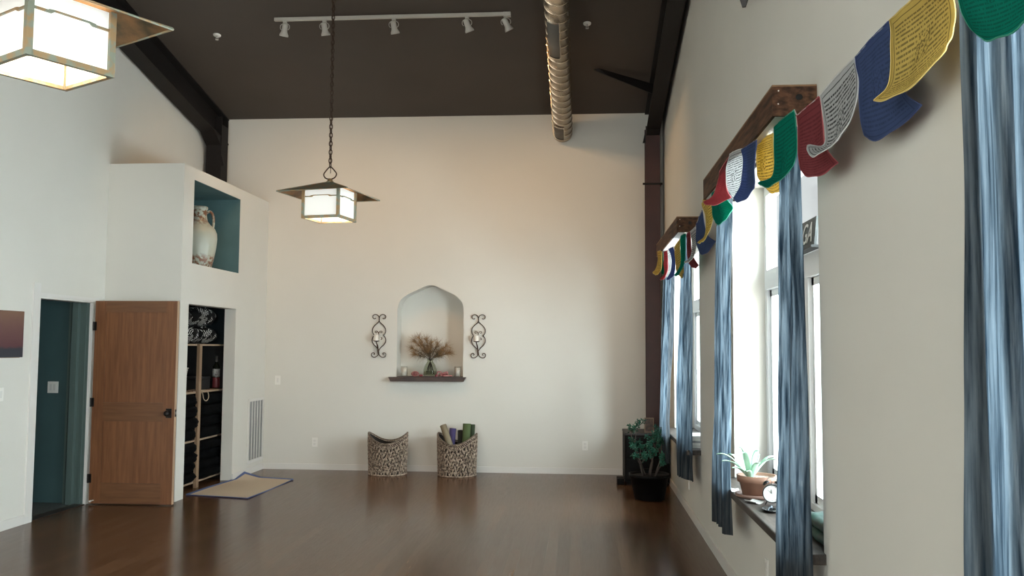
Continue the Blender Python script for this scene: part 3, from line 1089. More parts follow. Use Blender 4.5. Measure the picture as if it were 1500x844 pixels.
# ------------------------------------------------------------------ sconces
def sconce(x, label):
    t = thing('candle_sconce', label, 'sconce', (x, YB - 0.002, 1.76), 0, 'scrolled iron candle sconces')
    k = 0.000947
    def P(px, py, d=-0.012):
        return ((px - 242) * k, d, (400 - py) * k)
    g = MB()
    up_ = [(192, 152), (182, 164), (163, 160), (150, 140), (158, 116), (190, 104), (222, 116), (240, 145), (242, 190), (222, 220), (180, 258), (152, 300), (148, 345), (165, 380), (182, 393)]
    lo_ = [(182, 393), (160, 415), (147, 445), (148, 482), (172, 525), (210, 560), (238, 600), (243, 640), (226, 675), (195, 697), (165, 697), (145, 680), (142, 655), (155, 638), (176, 638), (184, 655), (172, 662)]
    for s_ in (1, -1):
        for path in (up_, lo_):
            pts = [P(242 + (px - 242) * s_, py) for px, py in path]
            g.tube(smoothpath(pts, 4), 0.0058, 6)
    g.build('scroll_frame', IRON, t, True)
    g = MB()
    for s_ in (1, -1):
        g.tube(smoothpath([P(242 + s_ * a, b, -0.03) for a, b in ((0, 372), (8, 350), (26, 336), (46, 340), (46, 356), (30, 360), (22, 350))], 4), 0.0045, 6)
    g.tube(smoothpath([P(242, 395, -0.014), P(242, 372, -0.03)], 3), 0.004, 6)
    g.build('scroll_ornament', IRON, t, True)
    for s_ in (1, -1):
        g = MB()
        g.tube(smoothpath([P(242 + s_ * 30, 425, -0.02), P(242 + s_ * 45, 432, -0.03), P(242 + s_ * 45, 448, -0.03), P(242 + s_ * 30, 450, -0.03)], 4), 0.004, 6)
        g.build('side_curl', IRON, t, True)
    g = MB()
    g.tube(smoothpath([P(242, 655, -0.016), P(238, 600, -0.03), P(232, 540, -0.05), P(222, 500, -0.075), P(222, 482, -0.08)], 5), [0.011] * 6 + [0.009] * 6 + [0.007] * 9, 8)
    g.build('candle_arm', IRON, t, True)
    g = MB()
    g.lathe([(0, 0), (0.018, 0.0), (0.043, 0.010), (0.044, 0.013), (0.0, 0.008)], 24, P(222, 484, -0.08))
    g.build('drip_pan', IRON, t, True)
    c = thing('pillar_candle', label.replace('scrolled iron candle sconce', 'white candle in the iron sconce'), 'candle', (x + P(222, 0)[0], YB - 0.002 - 0.08, 1.76 + P(0, 476)[2]), 0, 'white candles in the sconces')
    g = MB()
    g.lathe([(0, 0), (0.033, 0), (0.034, 0.004), (0.034, 0.080), (0.031, 0.084), (0.018, 0.080), (0, 0.079)], 24)
    g.build('wax', mat('cream_wax', (0.80, 0.76, 0.68), 0.5), c, True)
    MB().tube([(0, 0, 0.079), (0.001, 0, 0.092)], 0.0012, 5).build('wick', BLACKMAT, c)
sconce(-2.664, 'scrolled iron candle sconce left of the arched niche')
sconce(-1.345, 'scrolled iron candle sconce right of the arched niche')

# ------------------------------------------------------------------ niche shelf and what stands on it
sh = MB()
sh.prism([(-2.515, YB - 0.10, 1.222), (-1.50, YB - 0.10, 1.226), (-1.53, YB - 0.10, 1.170), (-2.485, YB - 0.10, 1.166)], (0, 0.098, 0))
sh.box(-2.42, -1.55, YB - 0.003, YB + ND - 0.005, 1.223, 1.229)
LEDGEM = mat('dark_live_edge_wood', (0.060, 0.028, 0.017), 0.45, color2=(0.025, 0.012, 0.009), scale=3, stretch=(1.5, 8, 8), bump=0.3, detail=6)
o = sh.build('ledge_shelf', LEDGEM, loc=(-2.0, YB, 1.222))
tag(o, 'dark wood ledge at the foot of the arched niche', 'shelf')
SZ = 1.2295

def clear_glass(name, tint, a=0.25):
    m = bpy.data.materials.new(name)
    m.use_nodes = True
    nt = m.node_tree
    nt.nodes.remove(nt.nodes['Principled BSDF'])
    tr = nt.nodes.new('ShaderNodeBsdfTransparent')
    tr.inputs[0].default_value = (*tint, 1)
    gl = nt.nodes.new('ShaderNodeBsdfGlossy')
    gl.inputs['Roughness'].default_value = 0.05
    lw = nt.nodes.new('ShaderNodeLayerWeight')
    lw.inputs[0].default_value = a
    mx = nt.nodes.new('ShaderNodeMixShader')
    mm = nt.nodes.new('ShaderNodeMath')
    mm.operation = 'MULTIPLY'
    mm.inputs[1].default_value = 0.45
    nt.links.new(lw.outputs['Facing'], mm.inputs[0])
    nt.links.new(mm.outputs[0], mx.inputs[0])
    nt.links.new(tr.outputs[0], mx.inputs[1])
    nt.links.new(gl.outputs[0], mx.inputs[2])
    nt.links.new(mx.outputs[0], nt.nodes['Material Output'].inputs[0])
    return m
VGLASS = clear_glass('vase_glass', (0.90, 0.91, 0.86), 0.25)
CGLASS = clear_glass('candle_glass', (0.98, 0.98, 0.97), 0.2)

vc = (-1.990, YB + 0.06, SZ)
t = thing('glass_vase', 'clear glass vase with narrow neck at the centre of the niche ledge', 'vase', vc)
g = MB()
g.lathe([(0, 0.003), (0.084, 0.003), (0.092, 0.025), (0.088, 0.090), (0.068, 0.150), (0.041, 0.190), (0.038, 0.205), (0.050, 0.225), (0.048, 0.225), (0.035, 0.205),
         (0.038, 0.190), (0.064, 0.150), (0.083, 0.090), (0.087, 0.025), (0.0, 0.012)], 32)
g.build('vase_body', VGLASS, t, True)
g = MB()
g.lathe([(0, 0.013), (0.084, 0.014), (0.084, 0.07), (0, 0.07)], 28)
g.build('water', clear_glass('vase_water', (0.86, 0.88, 0.82), 0.1), t, True)

t = thing('pine_branches', 'spray of dried golden brown pine needles in the glass vase', 'branches', vc)
rnd = random.Random(5)
stems = MB()
gold = MB()
dark = MB()
# (tip x, tip z, start of needles fraction, depth)
sprays = [(-0.21, 0.40, 0.50, -0.04), (-0.16, 0.44, 0.5, 0.02), (-0.25, 0.31, 0.55, 0.03), (-0.20, 0.24, 0.55, -0.06), (-0.06, 0.42, 0.5, 0.02), (0.02, 0.38, 0.45, -0.05), (0.09, 0.36, 0.5, 0.03),
          (-0.11, 0.36, 0.5, -0.07), (0.22, 0.34, 0.6, -0.03), (0.25, 0.26, 0.6, 0.02), (0.17, 0.29, 0.5, -0.06), (0.13, 0.24, 0.4, 0.0), (0.0, 0.30, 0.4, -0.08), (-0.05, 0.27, 0.4, 0.04)]
for tx, tzz, st_, dy in sprays:
    tx, tzz = tx * 1.12, 0.03 + tzz * 1.18
    p0 = Vector((-tx * 0.20, 0.0, 0.03))
    p1 = Vector((tx * 0.02, 0, 0.205))
    p2 = Vector((tx * 0.5, dy * 0.5, 0.205 + (tzz - 0.205) * 0.55))
    p3 = Vector((tx * 0.88, dy, tzz * 0.93))
    path = smoothpath([p0, p1, p2, p3], 8)
    stems.tube(path, 0.0028, 5)
    n_ = len(path)
    for j in range(170):
        f = rnd.random() ** 0.8
        i = int(n_ * (0.48 + 0.51 * f))
        i = min(i, n_ - 2)
        base = path[i].lerp(path[i + 1], rnd.random())
        tan = (path[i + 1] - path[i]).normalized()
        rv = Vector((rnd.gauss(0, 1), rnd.gauss(0, 0.6), rnd.gauss(0, 1)))
        d = (tan * (0.35 + 0.75 * f) + rv.normalized() * 0.9).normalized()
        L = rnd.uniform(0.06, 0.14)
        wv = d.cross(Vector((0, 1, 0.1))).normalized() * 0.0012
        tip = base + d * L + Vector((0, 0, rnd.uniform(-0.006, 0.004)))
        if tip.y > 0.17 or tip.z < 0.06:
            continue
        tgt = gold if (f > 0.42 or rnd.random() < 0.25) else dark
        vs = [tgt.bm.verts.new(base - wv), tgt.bm.verts.new(base + wv), tgt.bm.verts.new(tip)]
        vs2 = tgt.bm.verts.new(base + Vector((0, -0.0018, 0)))
        tgt.bm.faces.new(vs)
        tgt.bm.faces.new((vs[0], vs2, vs[2]))
        tgt.bm.faces.new((vs2, vs[1], vs[2]))
stems.build('stem', mat('branch_brown', (0.035, 0.025, 0.018), 0.8), t, True)
gold.build('golden_needles', mat('golden_needles', (0.40, 0.24, 0.11), 0.8, color2=(0.21, 0.125, 0.06), scale=30), t)
dark.build('dark_needles', mat('dark_needles', (0.085, 0.070, 0.040), 0.8), t)

WAX = mat('ivory_wax', (0.80, 0.77, 0.70), 0.5)
for x, lb in ((-2.322, 'white candle in a clear glass, left end of the niche ledge'), (-1.615, 'white candle in a clear glass, right end of the niche ledge')):
    t = thing('glass_candle_holder', lb, 'candle', (x, YB - 0.01, SZ), 0, 'glass candles on the niche ledge')
    g = MB()
    g.lathe([(0, 0.001), (0.046, 0.001), (0.046, 0.135), (0.043, 0.135), (0.043, 0.006), (0, 0.006)], 28)
    g.build('glass_cup', CGLASS, t, True)
    g = MB()
    g.lathe([(0, 0.007), (0.034, 0.007), (0.034, 0.115), (0, 0.112)], 24)
    g.build('wax_pillar', WAX, t, True)
    MB().tube([(0, 0, 0.112), (0, 0, 0.124)], 0.0012, 5).build('wick', BLACKMAT, t)

PINK = mat('pink_shell', (0.30, 0.09, 0.10), 0.4, color2=(0.50, 0.25, 0.22), scale=25)
PINKD = mat('rose_beads', (0.25, 0.045, 0.06), 0.4)
# round pierced ornament left of the vase
t = thing('shell_ornament', 'round pink openwork ornament left of the vase on the ledge', 'ornament', (-2.175, YB - 0.02, SZ))
g = MB()
for k_ in range(7):
    a = k_ * PI / 7
    pts = [(0.048 * math.cos(u) * math.cos(a), 0.040 * math.cos(u) * math.sin(a), 0.034 + 0.031 * math.sin(u)) for u in [2 * PI * j / 20 for j in range(20)]]
    g.tube(pts, 0.005, 6, closed=True)
g.build('shell_ribs', PINK, t, True)
g = MB().blob((0, 0, 0.022), (0.038, 0.032, 0.020), u=16, v=10).build('shell_base', PINKD, t, True)
t = thing('bead_garland', 'tangle of rose pink beads right of the vase on the ledge', 'beads', (-1.80, YB - 0.02, SZ))
g = MB()
rnd = random.Random(9)
path = smoothpath([(-0.08, 0, 0.012), (-0.07, -0.02, 0.06), (-0.03, 0.0, 0.055), (-0.045, 0.02, 0.02), (0.0, -0.02, 0.045), (0.045, 0, 0.06), (0.05, 0.02, 0.03), (0.01, -0.02, 0.012), (0.07, -0.01, 0.013), (0.105, 0.0, 0.012)], 8)
for i, p in enumerate(path):
    g.blob(p, (0.010, 0.010, 0.010), u=8, v=6)
path = smoothpath([(-0.06, 0.01, 0.012), (-0.02, -0.025, 0.018), (0.03, 0.02, 0.014), (0.06, -0.03, 0.04), (0.02, 0.0, 0.035), (-0.03, -0.02, 0.03)], 8)
for i, p in enumerate(path):
    g.blob(p, (0.010, 0.010, 0.010), u=8, v=6)
g.build('beads', PINK, t, True)
MB().blob((0.0, 0, 0.018), (0.05, 0.03, 0.017), u=12, v=8, amp=0.3).build('bead_cluster', PINKD, t, True)
t = thing('rose_stone', 'small dark red stone between vase and pink ornament', 'stone', (-2.095, YB - 0.03, SZ))
MB().blob((0, 0, 0.014), (0.028, 0.02, 0.0145), amp=0.3, u=12, v=8).build('stone', PINKD, t, True)
t = thing('rose_stone', 'small dark red stone touching the right side of the vase', 'stone', (-1.895, YB - 0.04, SZ))
MB().blob((0, 0, 0.014), (0.016, 0.018, 0.0145), amp=0.3, u=12, v=8, seed=3).build('stone', PINKD, t, True)
# ------------------------------------------------------------------ woven baskets and rolled yoga mats
def basket(cx, cy, rz, label, seed):
    t = thing('woven_basket', label, 'basket', (cx, cy, 0), rz, 'saddle rimmed woven baskets')
    R0, R1 = 0.232, 0.246
    def rimz(a):
        return 0.462 + 0.062 * math.cos(2 * a)
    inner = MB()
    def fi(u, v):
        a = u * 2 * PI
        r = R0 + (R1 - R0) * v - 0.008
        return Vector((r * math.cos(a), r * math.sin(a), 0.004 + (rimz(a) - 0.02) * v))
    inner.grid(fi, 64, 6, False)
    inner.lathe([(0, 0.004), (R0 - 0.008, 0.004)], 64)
    inner.build('shade_liner', mat('basket_shadow_fibre', (0.018, 0.013, 0.010), 0.9), t, True)  # near-black inner wall; shade between the stitches is put into its colour
    rnd = random.Random(seed)
    A = MB()
    B = MB()
    n = 38
    rows = 8
    for j in range(rows):
        for i in range(n):
            a = 2 * PI * (i + 0.5 * (j % 2) + rnd.uniform(-.12, .12)) / n
            top = rimz(a) - 0.085
            z = 0.022 + (top - 0.012) * (j + 0.5) / rows
            r = R0 + (R1 - R0) * z / 0.45 + 0.002
            rot = Matrix.Rotation(a, 4, 'Z') @ Matrix.Rotation(rnd.uniform(-0.08, 0.08) + (0.22 if i % 2 else -0.22), 4, 'X')
            tgt = A
            tgt.blob((r * math.cos(a), r * math.sin(a), z), (0.014, 0.0135, 0.039), rot, 6, 5)
    # braided rim in three rows
    for row in range(3):
        for i in range(70):
            a = 2 * PI * (i + 0.5 * row) / 70
            z = rimz(a) - 0.010 - 0.026 * row
            r = R1 + 0.002
            rot = Matrix.Rotation(a, 4, 'Z') @ Matrix.Rotation((0.9 if row % 2 else -0.9), 4, 'X')
            tgt = A
            tgt.blob((r * math.cos(a), r * math.sin(a), z), (0.012, 0.008, 0.021), rot, 6, 5)
    for k in range(1):
        A.tube([((R0 + 0.006) * math.cos(2 * PI * q_ / 48), (R0 + 0.006) * math.sin(2 * PI * q_ / 48), 0.010) for q_ in range(48)], 0.010, 6, closed=True)
    A.build('seagrass_weave', mat('pale_seagrass', (0.42, 0.33, 0.25), 0.8, color2=(0.13, 0.092, 0.068), scale=42, contrast=(0.42, 0.60)), t, True)
    r = MB()
    r.tube([((R1 + 0.002) * math.cos(2 * PI * q_ / 64), (R1 + 0.002) * math.sin(2 * PI * q_ / 64), rimz(2 * PI * q_ / 64) + 0.002) for q_ in range(64)], 0.0085, 8, closed=True)
    r.build('rim', mat('rim_fibre', (0.09, 0.065, 0.05), 0.8, color2=(0.2, 0.15, 0.11), scale=50), t, True)
    return t
basket(-2.462, 11.120, 0.10, 'empty grey brown woven basket against the far wall', 3)
basket(-1.572, 11.120, -0.06, 'woven basket holding rolled yoga mats against the far wall', 4)

def roll(base, tip, r, label, m, turns=3.2, seed=0):
    base = Vector(base)
    tip = Vector(tip)
    L = (tip - base).length
    mb = MB()
    N = 70
    def f(u, v):
        a = u * turns * 2 * PI + seed
        rr = 0.014 + (r - 0.014) * u
        return Vector((rr * math.cos(a), rr * math.sin(a), L * v))
    mb.grid(f, N, 2, False)
    o = mb.build('rolled_yoga_mat', m, smooth=True)
    sm = o.modifiers.new('thickness', 'SOLIDIFY')
    sm.thickness = 0.005
    o.location = base
    o.rotation_euler = (tip - base).to_track_quat('Z', 'Y').to_euler()
    tag(o, label, 'yoga mat', 'rolled yoga mats in the basket')
    return o
bxx, byy = -1.572, 11.12
roll((bxx + 0.05, byy - 0.10, 0.02), (bxx - 0.185, byy + 0.02, 0.625), 0.048, 'khaki rolled yoga mat leaning left in the basket', mat('khaki_mat', (0.25, 0.22, 0.15), 0.8))
roll((bxx - 0.11, byy + 0.09, 0.02), (bxx - 0.075, byy + 0.135, 0.575), 0.046, 'purple rolled yoga mat in the basket', mat('purple_mat', (0.065, 0.055, 0.17), 0.8))
roll((bxx + 0.02, byy + 0.14, 0.02), (bxx + 0.02, byy + 0.10, 0.555), 0.036, 'near black rolled yoga mat in the basket, beside the purple one', mat('charcoal_mat', (0.013, 0.015, 0.012), 0.8))
roll((bxx + 0.10, byy + 0.0, 0.02), (bxx + 0.115, byy + 0.05, 0.645), 0.056, 'thick green rolled yoga mat on the right in the basket', mat('green_mat', (0.075, 0.115, 0.045), 0.8), 4)
roll((bxx + 0.165, byy + 0.07, 0.02), (bxx + 0.180, byy + 0.12, 0.630), 0.034, 'thin dark green rolled yoga mat at the basket right edge', mat('dark_green_mat', (0.030, 0.050, 0.024), 0.8), 2.5)

# straw beach mat with a blue border, one corner lifted
t = thing('straw_mat', 'straw floor mat with blue cloth border by the closet', 'mat', (-3.9, 9.9, 0))
c00, c10, c11, c01 = Vector((-4.27, 9.30, 0)), Vector((-3.516, 9.135, 0)), Vector((-3.475, 10.488, 0)), Vector((-4.18, 10.72, 0))
ctr = Vector((-3.9, 9.9, 0))
def matf(u, v, off):
    p = (c00 * (1 - u) + c10 * u) * (1 - v) + (c01 * (1 - u) + c11 * u) * v
    z = 0.006 + off + 0.05 * max(0, 1 - ((1 - v) * 5)) * max(0, 1 - u * 3.0) + 0.004 * math.sin(5 * v + 2 * u)
    return Vector((p.x, p.y, z)) - ctr
mb = MB().grid(lambda u, v: matf(0.02 + 0.96 * u, 0.012 + 0.976 * v, 0), 24, 48)
sm_ = bpy.data.materials.new('straw_weave')
sm_.use_nodes = True
nt = sm_.node_tree
b = nt.nodes['Principled BSDF']
tc = nt.nodes.new('ShaderNodeTexCoord')
wv = nt.nodes.new('ShaderNodeTexWave')
wv.inputs['Scale'].default_value = 22
wv.inputs['Distortion'].default_value = 1.5
wv.bands_direction = 'Y'
nt.links.new(tc.outputs['UV'], wv.inputs[0])
nz = nt.nodes.new('ShaderNodeTexNoise')
nz.inputs['Scale'].default_value = 60
nt.links.new(tc.outputs['UV'], nz.inputs[0])
mx = nt.nodes.new('ShaderNodeMix')
mx.data_type = 'RGBA'
mx.inputs[6].default_value = (0.50, 0.41, 0.30, 1)
mx.inputs[7].default_value = (0.70, 0.60, 0.47, 1)
ad = nt.nodes.new('ShaderNodeMath')
ad.operation = 'MULTIPLY'
nt.links.new(wv.outputs[1], ad.inputs[0])
nt.links.new(nz.outputs[0], ad.inputs[1])
nt.links.new(ad.outputs[0], mx.inputs[0])
nt.links.new(mx.outputs[2], b.inputs['Base Color'])
b.inputs['Roughness'].default_value = 0.85
o = mb.build('straw_field', sm_, t)
x = o.modifiers.new('thickness', 'SOLIDIFY')
x.thickness = 0.003
mb = MB()
wd = 0.036
for f in (lambda u, v: matf(u, v * wd, 0.002), lambda u, v: matf(u, 1 - wd + v * wd, 0.002), lambda u, v: matf(u * wd * 1.5, v, 0.0022), lambda u, v: matf(1 - wd * 1.5 + u * wd * 1.5, v, 0.0022)):
    mb.grid(f, 24, 40, False)
o = mb.build('blue_border', mat('blue_binding_cloth', (0.085, 0.13, 0.29), 0.8), t)
x = o.modifiers.new('thickness', 'SOLIDIFY')
x.thickness = 0.005

# ------------------------------------------------------------------ glazed jug in the closet niche
vm = bpy.data.materials.new('aged_glaze')
vm.use_nodes = True
nt = vm.node_tree
b = nt.nodes['Principled BSDF']
b.inputs['Roughness'].default_value = 0.32
tc = nt.nodes.new('ShaderNodeTexCoord')
sp = nt.nodes.new('ShaderNodeSeparateXYZ')
nt.links.new(tc.outputs['Object'], sp.inputs[0])
n1 = nt.nodes.new('ShaderNodeTexNoise')
n1.inputs['Scale'].default_value = 28
n1.inputs['Detail'].default_value = 8
nt.links.new(tc.outputs['Object'], n1.inputs[0])
n2 = nt.nodes.new('ShaderNodeTexNoise')
n2.inputs['Scale'].default_value = 5
n2.inputs['Detail'].default_value = 3
nt.links.new(tc.outputs['Object'], n2.inputs[0])
base = nt.nodes.new('ShaderNodeMix')
base.data_type = 'RGBA'
base.inputs[6].default_value = (0.44, 0.50, 0.46, 1)
base.inputs[7].default_value = (0.52, 0.50, 0.38, 1)
nt.links.new(n2.outputs[0], base.inputs[0])
rr = nt.nodes.new('ShaderNodeValToRGB')   # where the rust sits along the height
cr = rr.color_ramp
cr.elements[0].position = 0.0
cr.elements[0].color = (1, 1, 1, 1)
cr.elements[1].position = 1.0
cr.elements[1].color = (0.5, 0.5, 0.5, 1)
for p_, v_ in ((0.17, 1.0), (0.24, 0.0), (0.66, 0.0), (0.74, 0.55), (0.80, 0.95), (0.94, 1.0), (0.955, 0.15)):
    e = cr.elements.new(p_)
    e.color = (v_, v_, v_, 1)
mz = nt.nodes.new('ShaderNodeMath')
mz.operation = 'DIVIDE'
mz.inputs[1].default_value = 0.735
nt.links.new(sp.outputs[2], mz.inputs[0])
wob = nt.nodes.new('ShaderNodeMath')
wob.operation = 'MULTIPLY_ADD'
wob.inputs[1].default_value = 0.10
nt.links.new(n2.outputs[0], wob.inputs[0])
nt.links.new(mz.outputs[0], wob.inputs[2])
sb = nt.nodes.new('ShaderNodeMath')
sb.operation = 'SUBTRACT'
sb.inputs[1].default_value = 0.05
nt.links.new(wob.outputs[0], sb.inputs[0])
nt.links.new(sb.outputs[0], rr.inputs[0])
th = nt.nodes.new('ShaderNodeMapRange')
th.inputs[1].default_value = 0.43
th.inputs[2].default_value = 0.54
nt.links.new(n1.outputs[0], th.inputs[0])
ml = nt.nodes.new('ShaderNodeMath')
ml.operation = 'MULTIPLY'
nt.links.new(th.outputs[0], ml.inputs[0])
nt.links.new(rr.outputs[0], ml.inputs[1])
fm = nt.nodes.new('ShaderNodeMix')
fm.data_type = 'RGBA'
fm.inputs[7].default_value = (0.21, 0.085, 0.038, 1)
nt.links.new(ml.outputs[0], fm.inputs[0])
nt.links.new(base.outputs[2], fm.inputs[6])
nt.links.new(fm.outputs[2], b.inputs['Base Color'])
t = thing('glazed_jug', 'tall pale green and rust glazed jug in the teal niche', 'jug', (-4.46, 9.84, NB + 0.001))
g = MB()
g.lathe([(0, 0), (0.148, 0), (0.152, 0.01), (0.180, 0.13), (0.202, 0.26), (0.210, 0.36), (0.205, 0.42), (0.180, 0.475), (0.130, 0.52), (0.100, 0.56), (0.088, 0.62), (0.086, 0.68),
         (0.090, 0.70), (0.097, 0.705), (0.097, 0.728), (0.089, 0.735), (0.080, 0.728), (0.075, 0.68), (0.075, 0.60), (0.0, 0.55)], 48)
g.build('jug_body', vm, t, True)
for sa in (0.62, 0.62 + PI):
    g = MB()
    c_, s_ = math.cos(sa), math.sin(sa)
    g.tube(smoothpath([(r_ * c_, r_ * s_, z_) for r_, z_ in ((0.085, 0.665), (0.115, 0.685), (0.145, 0.665), (0.163, 0.61), (0.165, 0.54), (0.158, 0.485))], 5), 0.015, 10)
    g.build('handle', vm, t, True)

# ------------------------------------------------------------------ closet shelving and its contents
t = thing('closet_shelving', 'plywood shelves with a front post inside the closet', 'shelving', (-4.60, 9.8, 0))
for z in (1.625, 1.08, 0.531, 0.06):
    g = MB()
    g.box(-0.40, 0.19, -0.75, 0.74, z - 0.010, z + 0.010)
    g.build('shelf_board', PLY, t)
MB().box(0.191, 0.225, -0.022, 0.042, 0.0, 1.635).build('front_post', mat('post_pine', (0.30, 0.195, 0.12), 0.6, noise_amt=0.25, scale=6, stretch=(4, 4, 0.6)), t)
for y in (-0.76, 0.745):
    MB().box(-0.40, 0.19, y, y + 0.012, 0, 1.635).build('side_panel', BLACKMAT, t)

def blanket(y0, y1, z0, z1, xf, label, seed, m=BLACK, nm='folded_blanket', cat='blanket', group='black blankets on the closet shelves'):
    g = MB()
    tb = bmesh.new()
    bmesh.ops.create_cube(tb, size=1)
    bmesh.ops.subdivide_edges(tb, edges=tb.edges[:], cuts=7, use_grid_fill=True)
    sx, sy, sz = 0.42, (y1 - y0), (z1 - z0)
    for v in tb.verts:
        p = v.co
        # rounded front
        k = 1 - 0.18 * (abs(p.z) * 2) ** 4 - 0.10 * (abs(p.y) * 2) ** 6
        d = 0.020 * noise.noise(Vector((p.y * 5 + seed * 3.1, p.z * 4, seed)))
        v.co = Vector((p.x * sx * k + (d if p.x > 0 else 0), p.y * sy * (1 - 0.02 * (abs(p.z) * 2) ** 4), p.z * sz))
    g.merge(tb)
    g.bm.transform(Matrix.Translation((xf - sx / 2, (y0 + y1) / 2, (z0 + z1) / 2)))
    o = g.build(nm, m, None, True, loc=(xf - sx / 2, (y0 + y1) / 2, z0))
    tag(o, label, cat, group)
    return o
pos = ['bottom', 'second', 'third', 'top']
sec = 0
for zb, zt_, rowname in ((0.075, 0.52, 'lower'), (0.545, 1.065, 'middle')):
    for y0, y1, side in ((9.10, 9.785, 'left'), (9.845, 10.50, 'right')):
        n = 4
        for k in range(n):
            z0 = zb + (zt_ - zb - 0.01) * k / n
            z1 = zb + (zt_ - zb - 0.01) * (k + 1) / n - 0.002
            sec += 1
            ex = 0.03 if side == 'right' and k in (0, 2) else 0.0
            blanket(y0, y1 + ex, z0, z1, -4.375 + 0.012 * ((k * 7 + sec) % 3), 'black folded blanket, %s of the %s stack on the %s closet shelf' % (pos[k], side, rowname), sec)

# black printed cushions crammed on the top shelf
pm = bpy.data.materials.new('black_printed_fabric')
pm.use_nodes = True
nt = pm.node_tree
b = nt.nodes['Principled BSDF']
b.inputs['Roughness'].default_value = 0.7
tc = nt.nodes.new('ShaderNodeTexCoord')
wv = nt.nodes.new('ShaderNodeTexWave')
wv.wave_type = 'RINGS'
wv.inputs['Scale'].default_value = 16
wv.inputs['Distortion'].default_value = 6
wv.inputs['Detail'].default_value = 3
nt.links.new(tc.outputs['Object'], wv.inputs[0])
nz = nt.nodes.new('ShaderNodeTexNoise')
nz.inputs['Scale'].default_value = 11
nz.inputs['Detail'].default_value = 3
nt.links.new(tc.outputs['Object'], nz.inputs[0])
m1 = nt.nodes.new('ShaderNodeMapRange')
m1.inputs[1].default_value = 0.76
m1.inputs[2].default_value = 0.86
nt.links.new(wv.outputs[1], m1.inputs[0])
m2 = nt.nodes.new('ShaderNodeMapRange')
m2.inputs[1].default_value = 0.52
m2.inputs[2].default_value = 0.56
nt.links.new(nz.outputs[0], m2.inputs[0])
m3 = nt.nodes.new('ShaderNodeMath')
m3.operation = 'MULTIPLY'
nt.links.new(m1.outputs[0], m3.inputs[0])
nt.links.new(m2.outputs[0], m3.inputs[1])
mx = nt.nodes.new('ShaderNodeMix')
mx.data_type = 'RGBA'
b.inputs['Specular IOR Level'].default_value = 0.1
mx.inputs[6].default_value = (0.004, 0.004, 0.004, 1)
mx.inputs[7].default_value = (0.70, 0.69, 0.65, 1)
nt.links.new(m3.outputs[0], mx.inputs[0])
nt.links.new(mx.outputs[2], b.inputs['Base Color'])
cush = [(9.30, 1.745, 0.22, 0.110, 'black printed cushion at the lower left of the top closet shelf'), (9.74, 1.75, 0.24, 0.115, 'black printed cushion in the lower middle of the top closet shelf'),
        (10.24, 1.745, 0.30, 0.110, 'black printed cushion at the lower right of the top closet shelf'), (9.46, 1.965, 0.34, 0.125, 'black printed cushion at the upper left of the top closet shelf'),
        (10.12, 1.965, 0.40, 0.125, 'black printed cushion at the upper right of the top closet shelf')]
for i, (y, z, ry, rz_, lb) in enumerate(cush):
    g = MB().blob((-4.60, y, z), (0.19, ry, rz_), u=24, v=16, amp=0.12, f=2.2, seed=i)
    o = g.build('printed_cushion', pm, None, True, loc=(-4.60, y, z - rz_))
    tag(o, lb, 'cushion', 'black printed cushions on the top closet shelf')

# middle shelf: wicker basket, bottle, dark box, rope loop
t = thing('wicker_basket', 'small white wicker basket on the closet shelf, left of the post', 'basket', (-4.50, 9.44, 1.091))
g = MB()
def wk(u, v):
    a = u * 2 * PI
    r = 0.085 + 0.05 * v + 0.0035 * math.sin(u * 2 * PI * 26) * (1 if int(v * 12) % 2 else -1)
    return Vector((r * math.cos(a) * 0.95, r * math.sin(a) * 1.15, 0.27 * v))
g.grid(wk, 104, 12, False)
o = g.build('woven_wall', mat('whitewashed_wicker', (0.46, 0.44, 0.38), 0.7, color2=(0.16, 0.14, 0.11), scale=45), t, True)
x = o.modifiers.new('thickness', 'SOLIDIFY')
x.thickness = 0.004
g = MB()
g.tube([(0.135 * math.cos(2 * PI * k / 32) * 0.95, 0.135 * math.sin(2 * PI * k / 32) * 1.15, 0.272) for k in range(32)], 0.008, 6, closed=True)
g.build('rim', mat('whitewashed_wicker', (0.46, 0.44, 0.38)), t, True)
MB().lathe([(0, 0.002), (0.086, 0.002)], 24).build('basket_base', BLACKMAT, t)

t = thing('wine_bottle', 'dark bottle with white label on the closet shelf, right of the post', 'bottle', (-4.50, 10.545, 1.091))
g = MB()
g.lathe([(0, 0), (0.043, 0), (0.045, 0.01), (0.045, 0.245), (0.038, 0.275), (0.018, 0.305), (0.0155, 0.33), (0.0155, 0.375), (0.0, 0.375)], 28)
g.build('glass_body', mat('dark_bottle_glass', (0.012, 0.016, 0.010), 0.12), t, True)
g = MB()
g.lathe([(0.0455, 0.145), (0.046, 0.146), (0.046, 0.240), (0.0455, 0.241)], 28)
g.build('white_label', mat('paper_label', (0.45, 0.45, 0.42), 0.6, color2=(0.16, 0.15, 0.14), scale=40, contrast=(0.55, 0.62)), t, True)
g = MB()
g.lathe([(0.0455, 0.01), (0.0462, 0.012), (0.0462, 0.132), (0.0455, 0.134)], 28)
g.build('red_label', mat('maroon_label', (0.16, 0.025, 0.03), 0.5), t, True)
g = MB()
g.lathe([(0.0, 0.40), (0.017, 0.40), (0.0175, 0.33)], 20)
g.build('foil_cap', mat('silver_foil', (0.30, 0.29, 0.27), 0.35, metal=0.8), t, True)
t = thing('dark_box', 'low dark box on the closet shelf behind the bottle', 'box', (-4.62, 10.17, 1.091))
MB().box(-0.12, 0.12, -0.20, 0.20, 0, 0.13, bevel=0.006).build('box_body', BLACKMAT, t)
MB().box(-0.124, 0.124, -0.204, 0.204, 0.13, 0.155, bevel=0.005).build('lid', mat('charcoal_lid', (0.012, 0.012, 0.013), 0.6), t)
g = MB()
